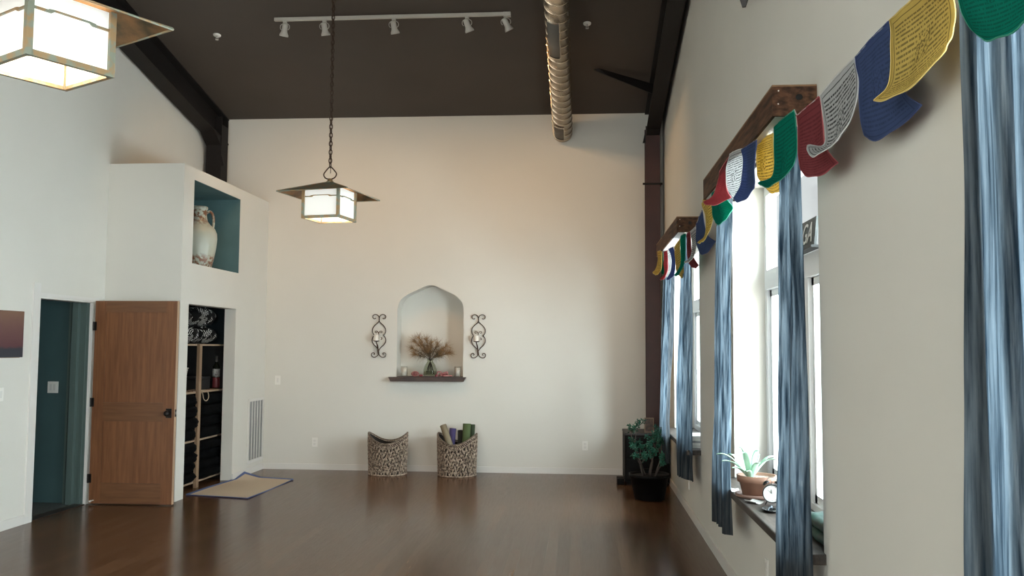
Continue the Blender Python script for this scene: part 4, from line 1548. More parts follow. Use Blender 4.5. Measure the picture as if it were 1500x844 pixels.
g.tube(smoothpath([(-4.385, 9.86, 1.095), (-4.368, 9.87, 1.06), (-4.366, 9.90, 1.00), (-4.366, 9.97, 0.975), (-4.366, 10.03, 1.01), (-4.366, 10.01, 1.07), (-4.385, 9.97, 1.096), (-4.42, 9.92, 1.098)], 6, True), 0.0055, 6, closed=True)
o = g.build('rope_loop', mat('cotton_rope', (0.42, 0.34, 0.24), 0.8), None, True, loc=(-4.38, 9.95, 1.09))
tag(o, 'pale rope loop hanging over the closet shelf edge beside the post', 'rope')
for y, w_, lb in ((9.68, 0.09, 'small brown twig bundle on the closet shelf beside the wicker basket'),):
    g = MB()
    rnd = random.Random(2)
    for k in range(9):
        yy = y + rnd.uniform(-w_, w_)
        g.tube([(-4.44 + rnd.uniform(-.02, .02), yy - 0.05, 1.098 + 0.006 * (k % 3)), (-4.43 + rnd.uniform(-.02, .02), yy + 0.06, 1.10 + 0.006 * (k % 3))], 0.005, 6)
    o = g.build('twig_bundle', mat('dry_twig', (0.09, 0.055, 0.035), 0.8), loc=(-4.44, y, 1.091))
    tag(o, lb, 'twigs')

# ------------------------------------------------------------------ corner: low dresser, block, frame, jade plant
DW = mat('espresso_wood', (0.0025, 0.0018, 0.0015), 0.6, spec=0.12, noise_amt=0.3, scale=6)
t = thing('dark_dresser', 'low near black cabinet in the corner behind the jade plant', 'cabinet', (0.77, 10.84, 0))
MB().box(-0.26, 0.26, -0.29, 0.30, 0.04, 0.585).build('cabinet_body', DW, t)
MB().box(-0.265, 0.27, -0.31, 0.305, 0.585, 0.61, bevel=0.004).build('cabinet_top', mat('dresser_top', (0.009, 0.0045, 0.003), 0.5, noise_amt=0.3, scale=6), t)
MB().box(-0.24, 0.24, -0.27, 0.28, 0, 0.04).build('plinth', DW, t)
for k in range(2):
    z0 = 0.07 + k * 0.255
    d = MB().box(-0.245, 0.245, -0.305, -0.291, z0, z0 + 0.24, bevel=0.003).build('drawer_front', DW, t)
    g = MB().tube([(-0.05, -0.325, z0 + 0.13), (0.05, -0.325, z0 + 0.13)], 0.005, 8)
    g.tube([(-0.05, -0.325, z0 + 0.13), (-0.05, -0.305, z0 + 0.13)], 0.004, 6)
    g.tube([(0.05, -0.325, z0 + 0.13), (0.05, -0.305, z0 + 0.13)], 0.004, 6)
    g.build('pull', BRONZE, d)
o = MB().box(0.420, 0.500, 10.56, 10.78, 0.0005, 0.072, bevel=0.004).build('floor_block', DW, loc=(0.46, 10.67, 0))
tag(o, 'small low black block on the floor left of the dark cabinet', 'block')

t = thing('photo_frame', 'small tan picture frame standing on the dark cabinet', 'picture frame', (0.803, 10.66, 0.6105))
FR = mat('tan_frame_wood', (0.22, 0.15, 0.09), 0.5)
fw, fh, fb = 0.056, 0.175, 0.011
g = MB()
g.box(-fw, -fw + fb, -0.008, 0.008, 0, fh)
g.box(fw - fb, fw, -0.008, 0.008, 0, fh)
g.box(-fw + fb, fw - fb, -0.008, 0.008, 0, fb)
g.box(-fw + fb, fw - fb, -0.008, 0.008, fh - fb, fh)
g.build('frame_border', FR, t)
MB().box(-fw + fb, fw - fb, -0.001, 0.004, fb, fh - fb).build('picture', mat('sepia_print', (0.12, 0.07, 0.05), 0.5, color2=(0.035, 0.02, 0.017), scale=30), t)
MB().box(-0.01, 0.01, 0.008, 0.05, 0, 0.006).build('easel_foot', FR, t)
o = MB().blob((0.862, 10.60, 0.625), (0.016, 0.016, 0.0145), u=12, v=8).build('white_pebble', mat('white_pebble', (0.45, 0.45, 0.42), 0.5), None, True, loc=(0.862, 10.60, 0.6105))
tag(o, 'small pale pebble on the dark cabinet beside the picture frame', 'pebble')

pc = Vector((0.725, 9.62, 0))
t = thing('jade_plant', 'branching jade plant in a wide dark pot before the cabinet', 'potted plant', pc)
g = MB()
g.lathe([(0, 0), (0.155, 0), (0.160, 0.01), (0.205, 0.235), (0.218, 0.237), (0.218, 0.272), (0.205, 0.272), (0.198, 0.25), (0.0, 0.245)], 40)
g.build('pot', mat('dark_glazed_pot', (0.003, 0.0025, 0.0025), 0.6, spec=0.15), t, True)
g = MB()
g.lathe([(0, 0.247), (0.196, 0.251)], 32)
g.build('soil', mat('potting_soil', (0.012, 0.009, 0.007), 1.0, noise_amt=0.5, scale=60), t)
rnd = random.Random(21)
st_m = MB()
lf = MB()
def leaf(p, d, s):
    q_ = d.to_track_quat('Z', 'Y').to_matrix().to_4x4()
    lf.blob(p + d * s * 0.9, (s * 0.50, s * 0.16, s), q_ @ Matrix.Rotation(rnd.uniform(0, 6.28), 4, 'Z'), 7, 5)
def branch(p, d, L, r, lvl):
    pts = [p]
    cur = p.copy()
    dd = d.copy()
    n = 5
    for k in range(n):
        dd = (dd + Vector((rnd.gauss(0, .13), rnd.gauss(0, .13), rnd.gauss(0.05, .07)))).normalized()
        cur = cur + dd * L / n
        cur.x = min(cur.x, 0.13)
        pts.append(cur.copy())
    r_ = r
    st_m.tube(pts, [r * (1 - 0.45 * k / n) for k in range(n + 1)], 7)
    def leaves(c, nn, spread):
        for _ in range(nn):
            dr = Vector((rnd.gauss(0, 1), rnd.gauss(0, 1), rnd.gauss(0.35, 0.8))).normalized()
            leaf(c + dr * rnd.uniform(0, spread), dr, rnd.uniform(0.010, 0.017))
    if lvl >= 2:
        for q_ in pts[2:]:
            leaves(q_, 5, 0.014)
        leaves(pts[-1], 8, 0.024)
    else:
        for k in range(3 if lvl else 3):
            a = rnd.uniform(0, 6.28)
            nd = (dd * 0.8 + Vector((math.cos(a), math.sin(a), 0.25)) * 0.65).normalized()
            branch(pts[rnd.randint(3, n)], nd, L * rnd.uniform(0.40, 0.58), r * 0.55, lvl + 1)
        leaves(pts[-1], 8, 0.02)
for a, tilt, L in ((2.9, 0.36, 0.42), (0.15, 0.42, 0.47), (3.4, 0.75, 0.26), (4.9, 0.28, 0.30), (1.5, 0.25, 0.34), (5.7, 0.70, 0.24), (2.3, 0.5, 0.30)):
    d = Vector((math.cos(a) * math.sin(tilt), math.sin(a) * math.sin(tilt), math.cos(tilt)))
    branch(Vector((math.cos(a) * 0.06, math.sin(a) * 0.06, 0.24)), d, L * 0.84, 0.010, 0)
st_m.build('stem', mat('jade_bark', (0.085, 0.065, 0.055), 0.7), t, True)
lf.build('foliage', mat('jade_leaf', (0.010, 0.055, 0.032), 0.22, color2=(0.05, 0.20, 0.13), scale=12), t, True)

# ------------------------------------------------------------------ what stands on the sills
SZ2 = 0.7355
TERRA = mat('terracotta', (0.24, 0.125, 0.082), 0.75, noise_amt=0.18, scale=12)
t = thing('potted_plant', 'strap leaved plant in a terracotta pot on the middle sill', 'potted plant', (1.045, 5.42, SZ2))
g = MB()
g.lathe([(0, 0), (0.118, 0), (0.122, 0.004), (0.126, 0.020), (0.118, 0.020), (0.112, 0.008), (0, 0.008)], 36)
g.build('saucer', mat('pale_saucer', (0.22, 0.13, 0.10), 0.7), t, True)
g = MB()
g.lathe([(0, 0.010), (0.082, 0.010), (0.101, 0.088), (0.112, 0.089), (0.117, 0.128), (0.107, 0.128), (0.102, 0.108), (0, 0.108)], 36)
g.build('pot', TERRA, t, True)
g = MB()
g.lathe([(0, 0.110), (0.10, 0.112)], 24)
g.build('soil', mat('pale_gravel_soil', (0.12, 0.09, 0.07), 1.0, color2=(0.35, 0.30, 0.25), scale=80), t)
rnd = random.Random(12)
g = MB()
specs = [(3.35, 0.17, 0.10), (3.0, 0.19, 0.13), (3.8, 0.15, 0.07), (4.4, 0.16, 0.06), (4.9, 0.14, 0.10), (5.5, 0.17, 0.12), (0.2, 0.15, 0.12), (2.4, 0.15, 0.12), (1.7, 0.14, 0.13), (1.0, 0.14, 0.12), (3.2, 0.06, 0.17), (5.2, 0.07, 0.16), (4.1, 0.09, 0.15)]
for a, reach, h in specs:
    dx, dy = math.cos(a), math.sin(a)
    nrm = Vector((-dy, dx, 0))
    ox = -0.035
    def lfun(u, v, dx=dx, dy=dy, reach=reach, h=h, nrm=nrm):
        tt = v
        r = 0.008 + reach * tt
        z = 0.105 + h * 1.25 * math.sin(min(tt * 1.7, 2.45)) * (1 - 0.12 * tt)
        wdt = 0.019 * math.sin(PI * min(0.10 + 0.90 * tt, 1.0)) ** 0.8 + 0.0008
        s_ = (u - 0.5) * 2
        return Vector((ox + dx * r, dy * r, z - 0.006 * (1 - abs(s_)))) + nrm * s_ * wdt
    g.grid(lfun, 4, 14, False)
o = g.build('leaf', mat('pale_green_leaf', (0.26, 0.46, 0.33), 0.4, color2=(0.42, 0.58, 0.46), scale=10), t, True)
o.name = 'leaves'
x = o.modifiers.new('thickness', 'SOLIDIFY')
x.thickness = 0.0015

# twin bell alarm clock
t = thing('alarm_clock', 'black twin bell alarm clock with white dial on the middle sill', 'clock', (1.075, 5.13, SZ2), math.radians(-12))
R_ = 0.053
zc = 0.0665
RX = Matrix.Rotation(PI / 2, 4, 'X')
def facing(mb, z=zc):
    mb.bm.transform(Matrix.Translation((0, 0, z)) @ RX)
    return mb
g = MB()
g.lathe([(0, -0.02), (R_ - 0.004, -0.02), (R_, -0.015), (R_, 0.018), (R_ - 0.001, 0.021), (R_ - 0.006, 0.021), (R_ - 0.006, 0.014), (0, 0.013)], 40)
facing(g).build('case', mat('clock_black', (0.010, 0.010, 0.011), 0.3), t, True)
dl = facing(MB().lathe([(0, 0.0145), (R_ - 0.0062, 0.0145)], 36)).build('dial', mat('clock_dial', (0.60, 0.61, 0.58), 0.6), t)
g = MB()
for k in range(12):
    a = k * PI / 6
    g.box(0.039 * math.cos(a) - 0.0014, 0.039 * math.cos(a) + 0.0014, -0.0162, -0.0152, zc + 0.039 * math.sin(a) - 0.0014, zc + 0.039 * math.sin(a) + 0.0014)
g.build('hour_marks', BLACKMAT, dl)
for a, L, w_ in ((math.radians(100), 0.024, 0.0016), (math.radians(140), 0.036, 0.0009)):
    g = MB()
    g.tube([(0, -0.0175, zc), (L * math.cos(a), -0.0175, zc + L * math.sin(a))], w_, 6)
    g.build('hand', BLACKMAT, dl)
for s_ in (-1, 1):
    g = MB()
    g.lathe([(0.0, 0.016), (0.012, 0.013), (0.020, 0.005), (0.0215, 0.0), (0.0, 0.002)], 20)
    g.bm.transform(Matrix.Translation((s_ * 0.031, 0, zc + 0.053)) @ Matrix.Rotation(s_ * 0.55, 4, 'Y'))
    g.build('bell', mat('clock_bell', (0.016, 0.016, 0.017), 0.25, metal=0.5), t, True)
    MB().tube([(s_ * 0.028, 0, zc - 0.042), (s_ * 0.037, 0, 0.001)], 0.0035, 8).build('foot', BRONZE, t)
g = MB()
g.tube(smoothpath([(-0.029, 0, zc + 0.072), (-0.016, 0, zc + 0.086), (0, 0, zc + 0.091), (0.016, 0, zc + 0.086), (0.029, 0, zc + 0.072)], 5), 0.0022, 6)
g.tube([(0, 0, zc + 0.048), (0, 0, zc + 0.088)], 0.0018, 6)
g.build('carry_handle', mat('clock_steel', (0.35, 0.35, 0.35), 0.3, metal=0.9), t, True)

# small paper slips, dark tray, green cushion
PAPER = mat('white_paper', (0.68, 0.68, 0.65), 0.7)
def paper(name, c, sx, sy, rz, h, label, tilt=0.0, cat='paper'):
    g = MB()
    def f(u, v):
        return Vector(((u - 0.5) * sx, (v - 0.5) * sy, 0.0015 + h * (abs(u - 0.5) * 2) ** 2 + tilt * v))
    g.grid(f, 8, 2, False)
    o = g.build(name, PAPER)
    x = o.modifiers.new('thickness', 'SOLIDIFY')
    x.thickness = 0.001
    o.location = c
    o.rotation_euler = (0, 0, rz)
    tag(o, label, cat)
    return o
paper('paper_slip', (0.985, 5.19, SZ2), 0.06, 0.10, 0.5, 0.012, 'curled white paper slip on the middle sill before the clock')
paper('paper_card', (0.952, 5.62, SZ2), 0.05, 0.14, -0.1, 0.004, 'small white card at the far end of the middle sill')
t = thing('black_dish', 'small dark oval dish with trinkets on the middle sill', 'dish', (1.02, 4.93, SZ2), 0.1)
g = MB()
g.lathe([(0, 0), (0.040, 0), (0.052, 0.010), (0.055, 0.015), (0.050, 0.013), (0.040, 0.004), (0, 0.004)], 28)
g.bm.transform(Matrix.Diagonal((0.75, 1.3, 1, 1)))
g.build('dish_body', mat('black_glazed_dish', (0.010, 0.011, 0.012), 0.2), t, True)
g = MB()
g.tube(smoothpath([(-0.02, -0.03, 0.012), (0.0, 0.0, 0.022), (0.02, 0.02, 0.014), (0.01, 0.045, 0.018)], 5), 0.004, 6)
g.blob((0.012, 0.018, 0.02), (0.01, 0.01, 0.01))
g.build('trinkets', mat('pewter', (0.10, 0.12, 0.14), 0.3, metal=0.7), t, True)
GV = mat('green_velvet', (0.006, 0.055, 0.040), 0.55, color2=(0.002, 0.018, 0.014), scale=9, bump=0.3)
t = thing('green_cushion', 'dark green folded cloth cushion at the near end of the middle sill', 'cushion', (1.15, 4.20, SZ2 + 0.001))
for z, s_, sd in ((0.028, 1.0, 1), (0.078, 0.93, 5)):
    tb = bmesh.new()
    bmesh.ops.create_cube(tb, size=1)
    bmesh.ops.subdivide_edges(tb, edges=tb.edges[:], cuts=8, use_grid_fill=True)
    for v in tb.verts:
        p = v.co
        v.co = Vector((p.x * 0.17 * s_ * (1 - 0.3 * (abs(p.z) * 2) ** 3), p.y * 0.42 * s_ * (1 - 0.12 * (abs(p.z) * 2) ** 3), p.z * 0.055 + 0.006 * noise.noise(Vector((p.x * 4, p.y * 5, sd)))))
    g = MB()
    g.merge(tb)
    g.bm.transform(Matrix.Translation((0, 0, z)))
    g.build('folded_layer', GV, t, True)

# booklets and folded blind on the far sill
t0 = 0.7205
for k, (y, dx, lb) in enumerate(((8.22, 0.0, 'stack of white papers lying on the far window sill'),)):
    t = thing('paper_stack', lb, 'papers', (1.08, y, t0))
    rnd = random.Random(4)
    for j in range(7):
        MB().box(-0.105, 0.105, -0.15, 0.15, 0.0 + j * 0.016, 0.014 + j * 0.016, rot=Matrix.Rotation(rnd.uniform(-0.12, 0.12), 4, 'Z')).build('booklet', PAPER if j != 3 else mat('grey_booklet', (0.25, 0.26, 0.27), 0.6), t)

# slanted YOGA sign hanging at the window transom
t = thing('yoga_sign', 'grey sign lettered YOGA standing on the middle window transom', 'sign', (1.215, 4.92, 2.151))
SM = mat('slate_sign_board', (0.075, 0.082, 0.080), 0.7, noise_amt=0.3, scale=25)
g = MB()
g.box(-0.008, 0.008, -0.26, 0.26, 0, 0.165, bevel=0.002)
g.bm.transform(Matrix.Rotation(0.10, 4, 'Y'))
g.build('sign_board', SM, t)
MB().box(-0.022, 0.035, -0.27, 0.27, -0.0005, 0.012).build('sign_foot', mat('sign_foot_dark', (0.03, 0.032, 0.032), 0.6), t)
cu = bpy.data.curves.new('lettering', 'FONT')
cu.body = 'YOGA'
cu.size = 0.155
cu.shear = 0.25
cu.extrude = 0.001
cu.align_x = 'CENTER'
cu.align_y = 'CENTER'
tmp = bpy.data.objects.new('lettering_curve', cu)
COL.objects.link(tmp)
dg = bpy.context.evaluated_depsgraph_get()
me = bpy.data.meshes.new_from_object(tmp.evaluated_get(dg))
bpy.data.objects.remove(tmp)
lt = bpy.data.objects.new('lettering', me)
COL.objects.link(lt)
me.materials.clear()
me.materials.append(mat('chalk_white_paint', (0.50, 0.51, 0.49), 0.6))
lt.parent = t
# text plane faces -x: local x -> -y, local y -> z
lt.matrix_local = Matrix.Translation((-0.0045, 0, 0.082)) @ Matrix.Rotation(0.10, 4, 'Y') @ Matrix(((0, 0, -1, 0), (-1, 0, 0, 0), (0, 1, 0, 0), (0, 0, 0, 1)))

# ------------------------------------------------------------------ prayer flags
FLAGS = [
('yellow',[[(0.833,9.7,2.681),(0.847,9.603,2.677),(0.856,9.457,2.667)],[(0.832,9.7,2.578),(0.848,9.603,2.562),(0.858,9.457,2.555)],[(0.815,9.7,2.488),(0.836,9.603,2.465),(0.853,9.457,2.467)],[(0.777,9.7,2.448),(0.788,9.603,2.42),(0.809,9.457,2.401)]]),
('green',[[(0.878,9.7,2.688),(0.878,9.6,2.677),(0.871,9.45,2.657)],[(0.877,9.7,2.579),(0.881,9.6,2.569),(0.876,9.45,2.547)],[(0.874,9.7,2.473),(0.884,9.6,2.457),(0.888,9.45,2.444)],[(0.873,9.7,2.443),(0.883,9.6,2.42),(0.888,9.45,2.414)]]),
('red',[[(0.873,9.4,2.644),(0.88,9.25,2.635),(0.886,9.1,2.627)],[(0.869,9.4,2.523),(0.879,9.25,2.505),(0.886,9.1,2.498)],[(0.88,9.4,2.417),(0.887,9.25,2.412),(0.889,9.1,2.434)],[(0.829,9.4,2.348),(0.84,9.25,2.333),(0.858,9.1,2.344)]]),
('white',[[(0.878,9.05,2.61),(0.879,8.9,2.607),(0.877,8.75,2.604)],[(0.884,9.05,2.5),(0.885,8.9,2.486),(0.883,8.75,2.485)],[(0.882,9.05,2.402),(0.884,8.9,2.382),(0.883,8.75,2.389)],[(0.864,9.05,2.353),(0.87,8.9,2.33),(0.876,8.75,2.342)]]),
('blue',[[(0.854,8.7,2.595),(0.86,8.55,2.588),(0.866,8.4,2.581)],[(0.878,8.7,2.52),(0.883,8.55,2.505),(0.887,8.4,2.502)],[(0.874,8.7,2.378),(0.882,8.55,2.359),(0.886,8.4,2.372)],[(0.83,8.7,2.294),(0.845,8.55,2.286),(0.875,8.4,2.309)]]),
('yellow',[[(0.876,8.35,2.575),(0.885,8.2,2.596),(0.897,8.05,2.616)],[(0.881,8.35,2.458),(0.884,8.2,2.456),(0.893,8.05,2.478)],[(0.887,8.35,2.354),(0.908,8.2,2.328),(0.935,8.05,2.353)],[(0.917,8.35,2.309),(0.937,8.2,2.269),(0.963,8.05,2.307)]]),
('green',[[(0.889,7.95,2.628),(0.893,7.8,2.624),(0.899,7.65,2.615)],[(0.888,7.95,2.51),(0.892,7.8,2.494),(0.895,7.65,2.489)],[(0.881,7.95,2.362),(0.882,7.8,2.33),(0.883,7.65,2.352)],[(0.831,7.95,2.276),(0.828,7.8,2.254),(0.839,7.65,2.257)]]),
('red',[[(0.902,7.6,2.609),(0.899,7.45,2.596),(0.895,7.3,2.585)],[(0.904,7.6,2.489),(0.903,7.45,2.472),(0.902,7.3,2.46)],[(0.912,7.6,2.382),(0.923,7.45,2.356),(0.927,7.3,2.364)],[(0.919,7.6,2.344),(0.946,7.45,2.292),(0.963,7.3,2.303)]]),
('white',[[(0.89,7.25,2.576),(0.892,7.1,2.575),(0.894,6.95,2.576)],[(0.902,7.25,2.471),(0.902,7.1,2.465),(0.905,6.95,2.474)],[(0.893,7.25,2.37),(0.893,7.1,2.349),(0.893,6.95,2.371)],[(0.839,7.25,2.325),(0.841,7.1,2.305),(0.861,6.95,2.312)]]),
('blue',[[(0.887,6.85,2.579),(0.891,6.7,2.62),(0.885,6.5,2.636)],[(0.886,6.85,2.509),(0.903,6.7,2.511),(0.906,6.5,2.514)],[(0.891,6.85,2.424),(0.913,6.7,2.422),(0.935,6.5,2.438)],[(0.906,6.85,2.371),(0.932,6.7,2.333),(0.98,6.5,2.403)]]),
('yellow',[[(0.876,6.45,2.674),(0.885,6.3,2.713),(0.898,6.15,2.735)],[(0.9,6.45,2.578),(0.903,6.3,2.585),(0.908,6.15,2.591)],[(0.894,6.45,2.442),(0.897,6.3,2.447),(0.9,6.15,2.471)],[(0.843,6.45,2.39),(0.844,6.3,2.369),(0.857,6.15,2.375)]]),
('green',[[(0.87,5.917,2.665),(0.874,5.771,2.703),(0.878,5.626,2.732)],[(0.867,5.917,2.591),(0.89,5.771,2.594),(0.911,5.626,2.586)],[(0.871,5.917,2.512),(0.911,5.771,2.508),(0.957,5.626,2.515)],[(0.893,5.917,2.466),(0.897,5.771,2.427),(0.931,5.626,2.463)]]),
('red',[[(0.839,5.376,2.693),(0.842,5.217,2.712),(0.847,5.049,2.722)],[(0.83,5.376,2.628),(0.834,5.217,2.622),(0.83,5.049,2.614)],[(0.797,5.376,2.548),(0.821,5.217,2.533),(0.826,5.049,2.527)],[(0.739,5.376,2.511),(0.776,5.217,2.465),(0.852,5.049,2.483)]]),
('white',[[(0.839,5.002,2.722),(0.846,4.843,2.706),(0.852,4.675,2.678)],[(0.815,5.002,2.632),(0.834,4.843,2.615),(0.855,4.675,2.605)],[(0.822,5.002,2.538),(0.836,4.843,2.516),(0.85,4.675,2.503)],[(0.848,5.002,2.483),(0.846,4.843,2.44),(0.846,4.675,2.451)]]),
('blue',[[(0.844,4.672,2.671),(0.851,4.512,2.659),(0.856,4.324,2.639)],[(0.853,4.672,2.597),(0.853,4.512,2.57),(0.849,4.324,2.551)],[(0.842,4.672,2.488),(0.844,4.512,2.45),(0.846,4.324,2.449)],[(0.799,4.672,2.411),(0.816,4.512,2.37),(0.841,4.324,2.402)]]),
('yellow',[[(0.902,4.55,2.685),(0.902,4.38,2.665),(0.909,4.2,2.644)],[(0.895,4.55,2.621),(0.901,4.38,2.593),(0.909,4.2,2.569)],[(0.9,4.55,2.517),(0.903,4.38,2.48),(0.924,4.2,2.464)],[(0.927,4.55,2.467),(0.944,4.38,2.387),(0.951,4.2,2.391)]]),
('green',[[(0.902,4.15,2.666),(0.909,3.98,2.659),(0.914,3.8,2.648)],[(0.901,4.15,2.545),(0.913,3.98,2.528),(0.92,3.8,2.531)],[(0.887,4.15,2.428),(0.899,3.98,2.395),(0.912,3.8,2.424)],[(0.825,4.15,2.399),(0.844,3.98,2.348),(0.893,3.8,2.386)]]),
('red',[[(0.911,3.75,2.609),(0.916,3.58,2.604),(0.913,3.4,2.591)],[(0.915,3.75,2.504),(0.927,3.58,2.483),(0.927,3.4,2.474)],[(0.919,3.75,2.425),(0.934,3.58,2.393),(0.941,3.4,2.38)],[(0.924,3.75,2.372),(0.938,3.58,2.313),(0.978,3.4,2.33)]]),
('white',[[(0.907,3.37,2.585),(0.925,3.2,2.614),(0.936,3.03,2.619)],[(0.92,3.37,2.49),(0.934,3.2,2.498),(0.947,3.03,2.552)],[(0.915,3.37,2.395),(0.918,3.2,2.37),(0.916,3.03,2.41)],[(0.857,3.37,2.396),(0.835,3.2,2.314),(0.873,3.03,2.335)]]),
('blue',[[(0.933,3.02,2.616),(0.94,2.87,2.629),(0.947,2.72,2.631)],[(0.94,3.02,2.535),(0.955,2.87,2.538),(0.963,2.72,2.534)],[(0.941,3.02,2.436),(0.959,2.87,2.421),(0.964,2.68,2.404)],[(0.957,3.02,2.348),(0.965,2.87,2.3),(0.996,2.62,2.335)]]),
('yellow',[[(0.924,2.659,2.608),(0.921,2.462,2.596),(0.92,2.295,2.589)],[(0.923,2.64,2.517),(0.945,2.462,2.517),(0.961,2.295,2.526)],[(0.91,2.64,2.41),(0.933,2.462,2.405),(0.953,2.295,2.441)],[(0.866,2.64,2.359),(0.896,2.462,2.337),(0.936,2.295,2.394)]]),
('green',[[(0.841,2.07,2.504),(0.837,1.908,2.503),(0.837,1.755,2.502)],[(0.868,2.07,2.459),(0.87,1.908,2.436),(0.874,1.755,2.41)],[(0.887,2.07,2.398),(0.886,1.908,2.353),(0.891,1.755,2.331)],[(0.911,2.07,2.355),(0.884,1.908,2.283),(0.881,1.755,2.276)]])]
def flag_material(name, col, ink, tr=0.35):
    m = bpy.data.materials.new(name)
    m.use_nodes = True
    nt = m.node_tree
    nt.nodes.remove(nt.nodes['Principled BSDF'])
    tc = nt.nodes.new('ShaderNodeTexCoord')
    sp = nt.nodes.new('ShaderNodeSeparateXYZ')
    nt.links.new(tc.outputs['UV'], sp.inputs[0])
    def mth(op, a, b_=None, c_=None):
        n = nt.nodes.new('ShaderNodeMath')
        n.operation = op
        for i, q_ in enumerate((a, b_, c_)):
            if q_ is None:
                continue
            if isinstance(q_, (int, float)):
                n.inputs[i].default_value = q_
            else:
                nt.links.new(q_, n.inputs[i])
        return n.outputs[0]
    u, v = sp.outputs[0], sp.outputs[1]
    row = mth('FLOOR', mth('MULTIPLY', v, 22))
    fr = mth('FRACT', mth('MULTIPLY', v, 22))
    line = mth('LESS_THAN', fr, 0.45)
    cb = nt.nodes.new('ShaderNodeCombineXYZ')
    nt.links.new(mth('MULTIPLY', u, 58), cb.inputs[0])
    nt.links.new(mth('MULTIPLY', row, 7.3), cb.inputs[1])
    nz = nt.nodes.new('ShaderNodeTexNoise')
    nz.inputs['Scale'].default_value = 1.0
    nz.inputs['Detail'].default_value = 2
    nt.links.new(cb.outputs[0], nz.inputs[0])
    word = mth('GREATER_THAN', nz.outputs[0], 0.44)
    txt = mth('MULTIPLY', line, word)
    # margins
    du = mth('ABSOLUTE', mth('SUBTRACT', u, 0.5))
    dv = mth('ABSOLUTE', mth('SUBTRACT', v, 0.52))
    inside = mth('MULTIPLY', mth('LESS_THAN', du, 0.42), mth('LESS_THAN', dv, 0.40))
    bord = mth('MULTIPLY', mth('MULTIPLY', mth('GREATER_THAN', mth('MAXIMUM', du, dv), 0.44), mth('LESS_THAN', mth('MAXIMUM', du, dv), 0.452)), 1.0)
    # central emblem block: denser noise
    n2 = nt.nodes.new('ShaderNodeTexNoise')
    n2.inputs['Scale'].default_value = 34
    nt.links.new(tc.outputs['UV'], n2.inputs[0])
    emb_in = mth('MULTIPLY', mth('LESS_THAN', du, 0.12), mth('LESS_THAN', mth('ABSOLUTE', mth('SUBTRACT', v, 0.5)), 0.11))
    emb = mth('MULTIPLY', emb_in, mth('GREATER_THAN', n2.outputs[0], 0.52))
    txt2 = mth('MULTIPLY', mth('MULTIPLY', txt, inside), mth('SUBTRACT', 1.0, emb_in))
    tot = mth('MINIMUM', mth('ADD', mth('ADD', txt2, emb), bord), 1.0)
    fac = mth('MULTIPLY', tot, ink)
    # cloth weave unevenness
    n3 = nt.nodes.new('ShaderNodeTexNoise')
    n3.inputs['Scale'].default_value = 6
    n3.inputs['Detail'].default_value = 5
    nt.links.new(tc.outputs['UV'], n3.inputs[0])
    mx = nt.nodes.new('ShaderNodeMix')
    mx.data_type = 'RGBA'
    mx.inputs[6].default_value = (*col, 1)
    mx.inputs[7].default_value = (0.018, 0.018, 0.022, 1)
    nt.links.new(fac, mx.inputs[0])
    m2 = nt.nodes.new('ShaderNodeMix')
    m2.data_type = 'RGBA'
    m2.blend_type = 'MULTIPLY'
    m2.inputs[0].default_value = 0.25
    nt.links.new(mx.outputs[2], m2.inputs[6])
    nt.links.new(n3.outputs[0], m2.inputs[7])
    df = nt.nodes.new('ShaderNodeBsdfDiffuse')
    tl = nt.nodes.new('ShaderNodeBsdfTranslucent')
    ms = nt.nodes.new('ShaderNodeMixShader')
    ms.inputs[0].default_value = tr
    nt.links.new(m2.outputs[2], df.inputs[0])
    nt.links.new(m2.outputs[2], tl.inputs[0])
    nt.links.new(df.outputs[0], ms.inputs[1])
    nt.links.new(tl.outputs[0], ms.inputs[2])
    nt.links.new(ms.outputs[0], nt.nodes['Material Output'].inputs[0])
    return m
FM = {
    'yellow': flag_material('yellow_flag_cotton', (0.70, 0.52, 0.15), 0.62),
    'green': flag_material('green_flag_cotton', (0.012, 0.27, 0.185), 0.35, 0.5),
    'red': flag_material('red_flag_cotton', (0.33, 0.08, 0.09), 0.30, 0.45),
    'white': flag_material('white_flag_cotton', (0.68, 0.69, 0.69), 0.85, 0.5),
    'blue': flag_material('blue_flag_cotton', (0.075, 0.11, 0.235), 0.28),
}
HEMS = {k: mat('%s_hem_thread' % k, c, 0.8) for k, c in {'yellow': (0.66, 0.50, 0.16), 'green': (0.03, 0.26, 0.17), 'red': (0.40, 0.09, 0.10), 'white': (0.60, 0.61, 0.60), 'blue': (0.05, 0.075, 0.20)}.items()}

def lag(p0, p1, p2, t_):
    return p0 * ((t_ - .5) * (t_ - 1) * 2) + p1 * (-4 * t_ * (t_ - 1)) + p2 * (2 * t_ * (t_ - .5))
def cat(ps, t_):
    n = len(ps) - 1
    x_ = t_ * n
    i = min(int(x_), n - 1)
    f = x_ - i
    p0 = ps[i - 1] if i > 0 else ps[i] * 2 - ps[i + 1]
    p1, p2 = ps[i], ps[i + 1]
    p3 = ps[i + 2] if i + 2 <= n else ps[i + 1] * 2 - ps[i]
    return 0.5 * ((2 * p1) + (p2 - p0) * f + (2 * p0 - 5 * p1 + 4 * p2 - p3) * f * f + (3 * p1 - p0 - 3 * p2 + p3) * f ** 3)

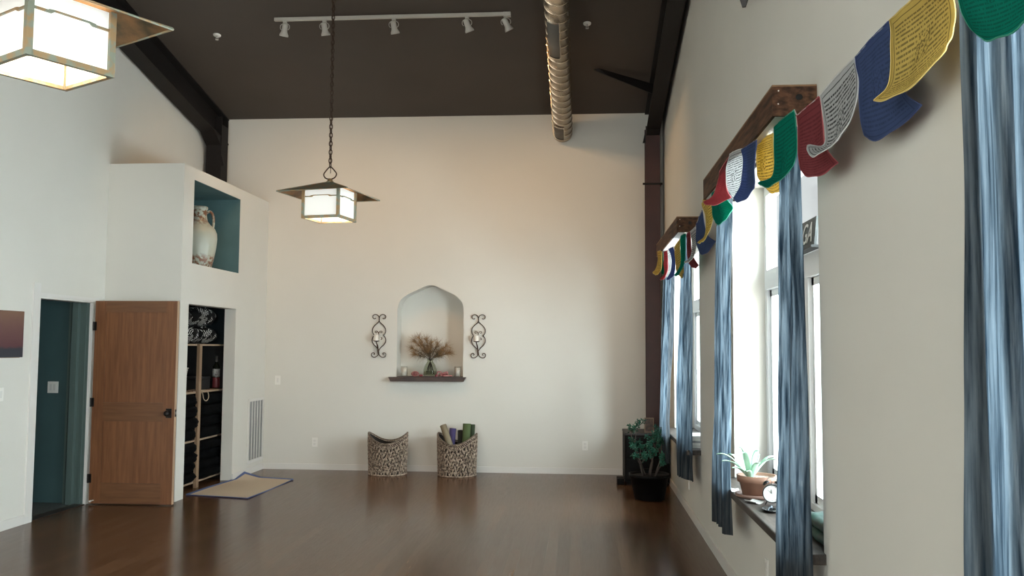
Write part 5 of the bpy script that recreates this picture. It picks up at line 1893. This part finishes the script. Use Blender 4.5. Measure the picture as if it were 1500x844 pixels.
WHERE = ['first flag from the far end of the string, over the far window', 'second flag from the far end of the string, over the far window', 'third flag from the far end, over the far window',
         'fourth flag from the far end, over the far window', 'fifth flag from the far end, over the far window', 'sixth from the far end, before the near curtain of the far window',
         'seventh flag from the far end, near side of the far window', 'under the near corner of the far valance', 'beside the near end of the far valance', 'hanging before the wall between the far and middle windows',
         'curled over the blue one between the far and middle windows', 'bright, over the far curtain of the middle window', 'at the far end of the middle window valance',
         'backlit in the middle window under the valance', 'backlit in the middle window right of the white one', 'in the middle window left of the big green flag', 'curling left under the near end of the middle valance',
         'hanging at the near corner of the middle valance', 'with dense black print, hanging before the bare wall', 'large, hanging before the bare wall right of the white one', 'large with black print, cut by the top picture edge',
         'at the top right over the nearest curtain']
strpts = []
for i, (c, rows) in enumerate(FLAGS):
    rows = [[Vector(p) for p in r] for r in rows]
    rnd = random.Random(100 + i)
    a_ = rnd.uniform(0, 6)
    def f(u, v):
        col_ = [lag(r[0], r[1], r[2], u) for r in rows]
        p = cat(col_, v)
        w_ = 0.004 * math.sin(PI * v) * math.sin(7 * u + 5 * v + a_) + 0.003 * noise.noise(Vector((u * 6, v * 5, i)))
        p.x += w_
        if v > 0.97:
            p.z += 0.003 * math.sin(14 * u + a_)
        p.x = min(p.x, XR - 0.012)
        return p
    mb = MB().grid(f, 22, 26)
    top = rows[0][1]
    t = thing('prayer_flag', '%s prayer flag, %s' % (c, WHERE[i]), 'prayer flag', top, 0, 'string of prayer flags')
    mb.bm.transform(Matrix.Translation(-top))
    o = mb.build('cloth', FM[c], t, True, recalc=False)
    x = o.modifiers.new('thickness', 'SOLIDIFY')
    x.thickness = 0.0008
    hm = MB()
    hm.tube([f(0, k / 20) - top for k in range(21)], 0.0022, 5)
    hm.tube([f(1, k / 20) - top for k in range(21)], 0.0022, 5)
    hm.tube([f(k / 16, 1) - top for k in range(17)], 0.0022, 5)
    hm.tube([f(k / 16, 0) - top for k in range(17)], 0.0035, 5)
    hm.build('hem', HEMS[c], t, True)
    strpts += [f(0, 0), f(0.5, 0), f(1, 0)]
strpts = [strpts[0] + Vector((0.05, 0.15, 0.02))] + strpts + [strpts[-1] + Vector((0, -0.4, 0.01))]
o = MB().tube(strpts, 0.0022, 6).build('flag_string', mat('white_cord', (0.55, 0.55, 0.53), 0.8), None, True, loc=strpts[0])
tag(o, 'thin white cord carrying the prayer flags along the window wall', 'string')
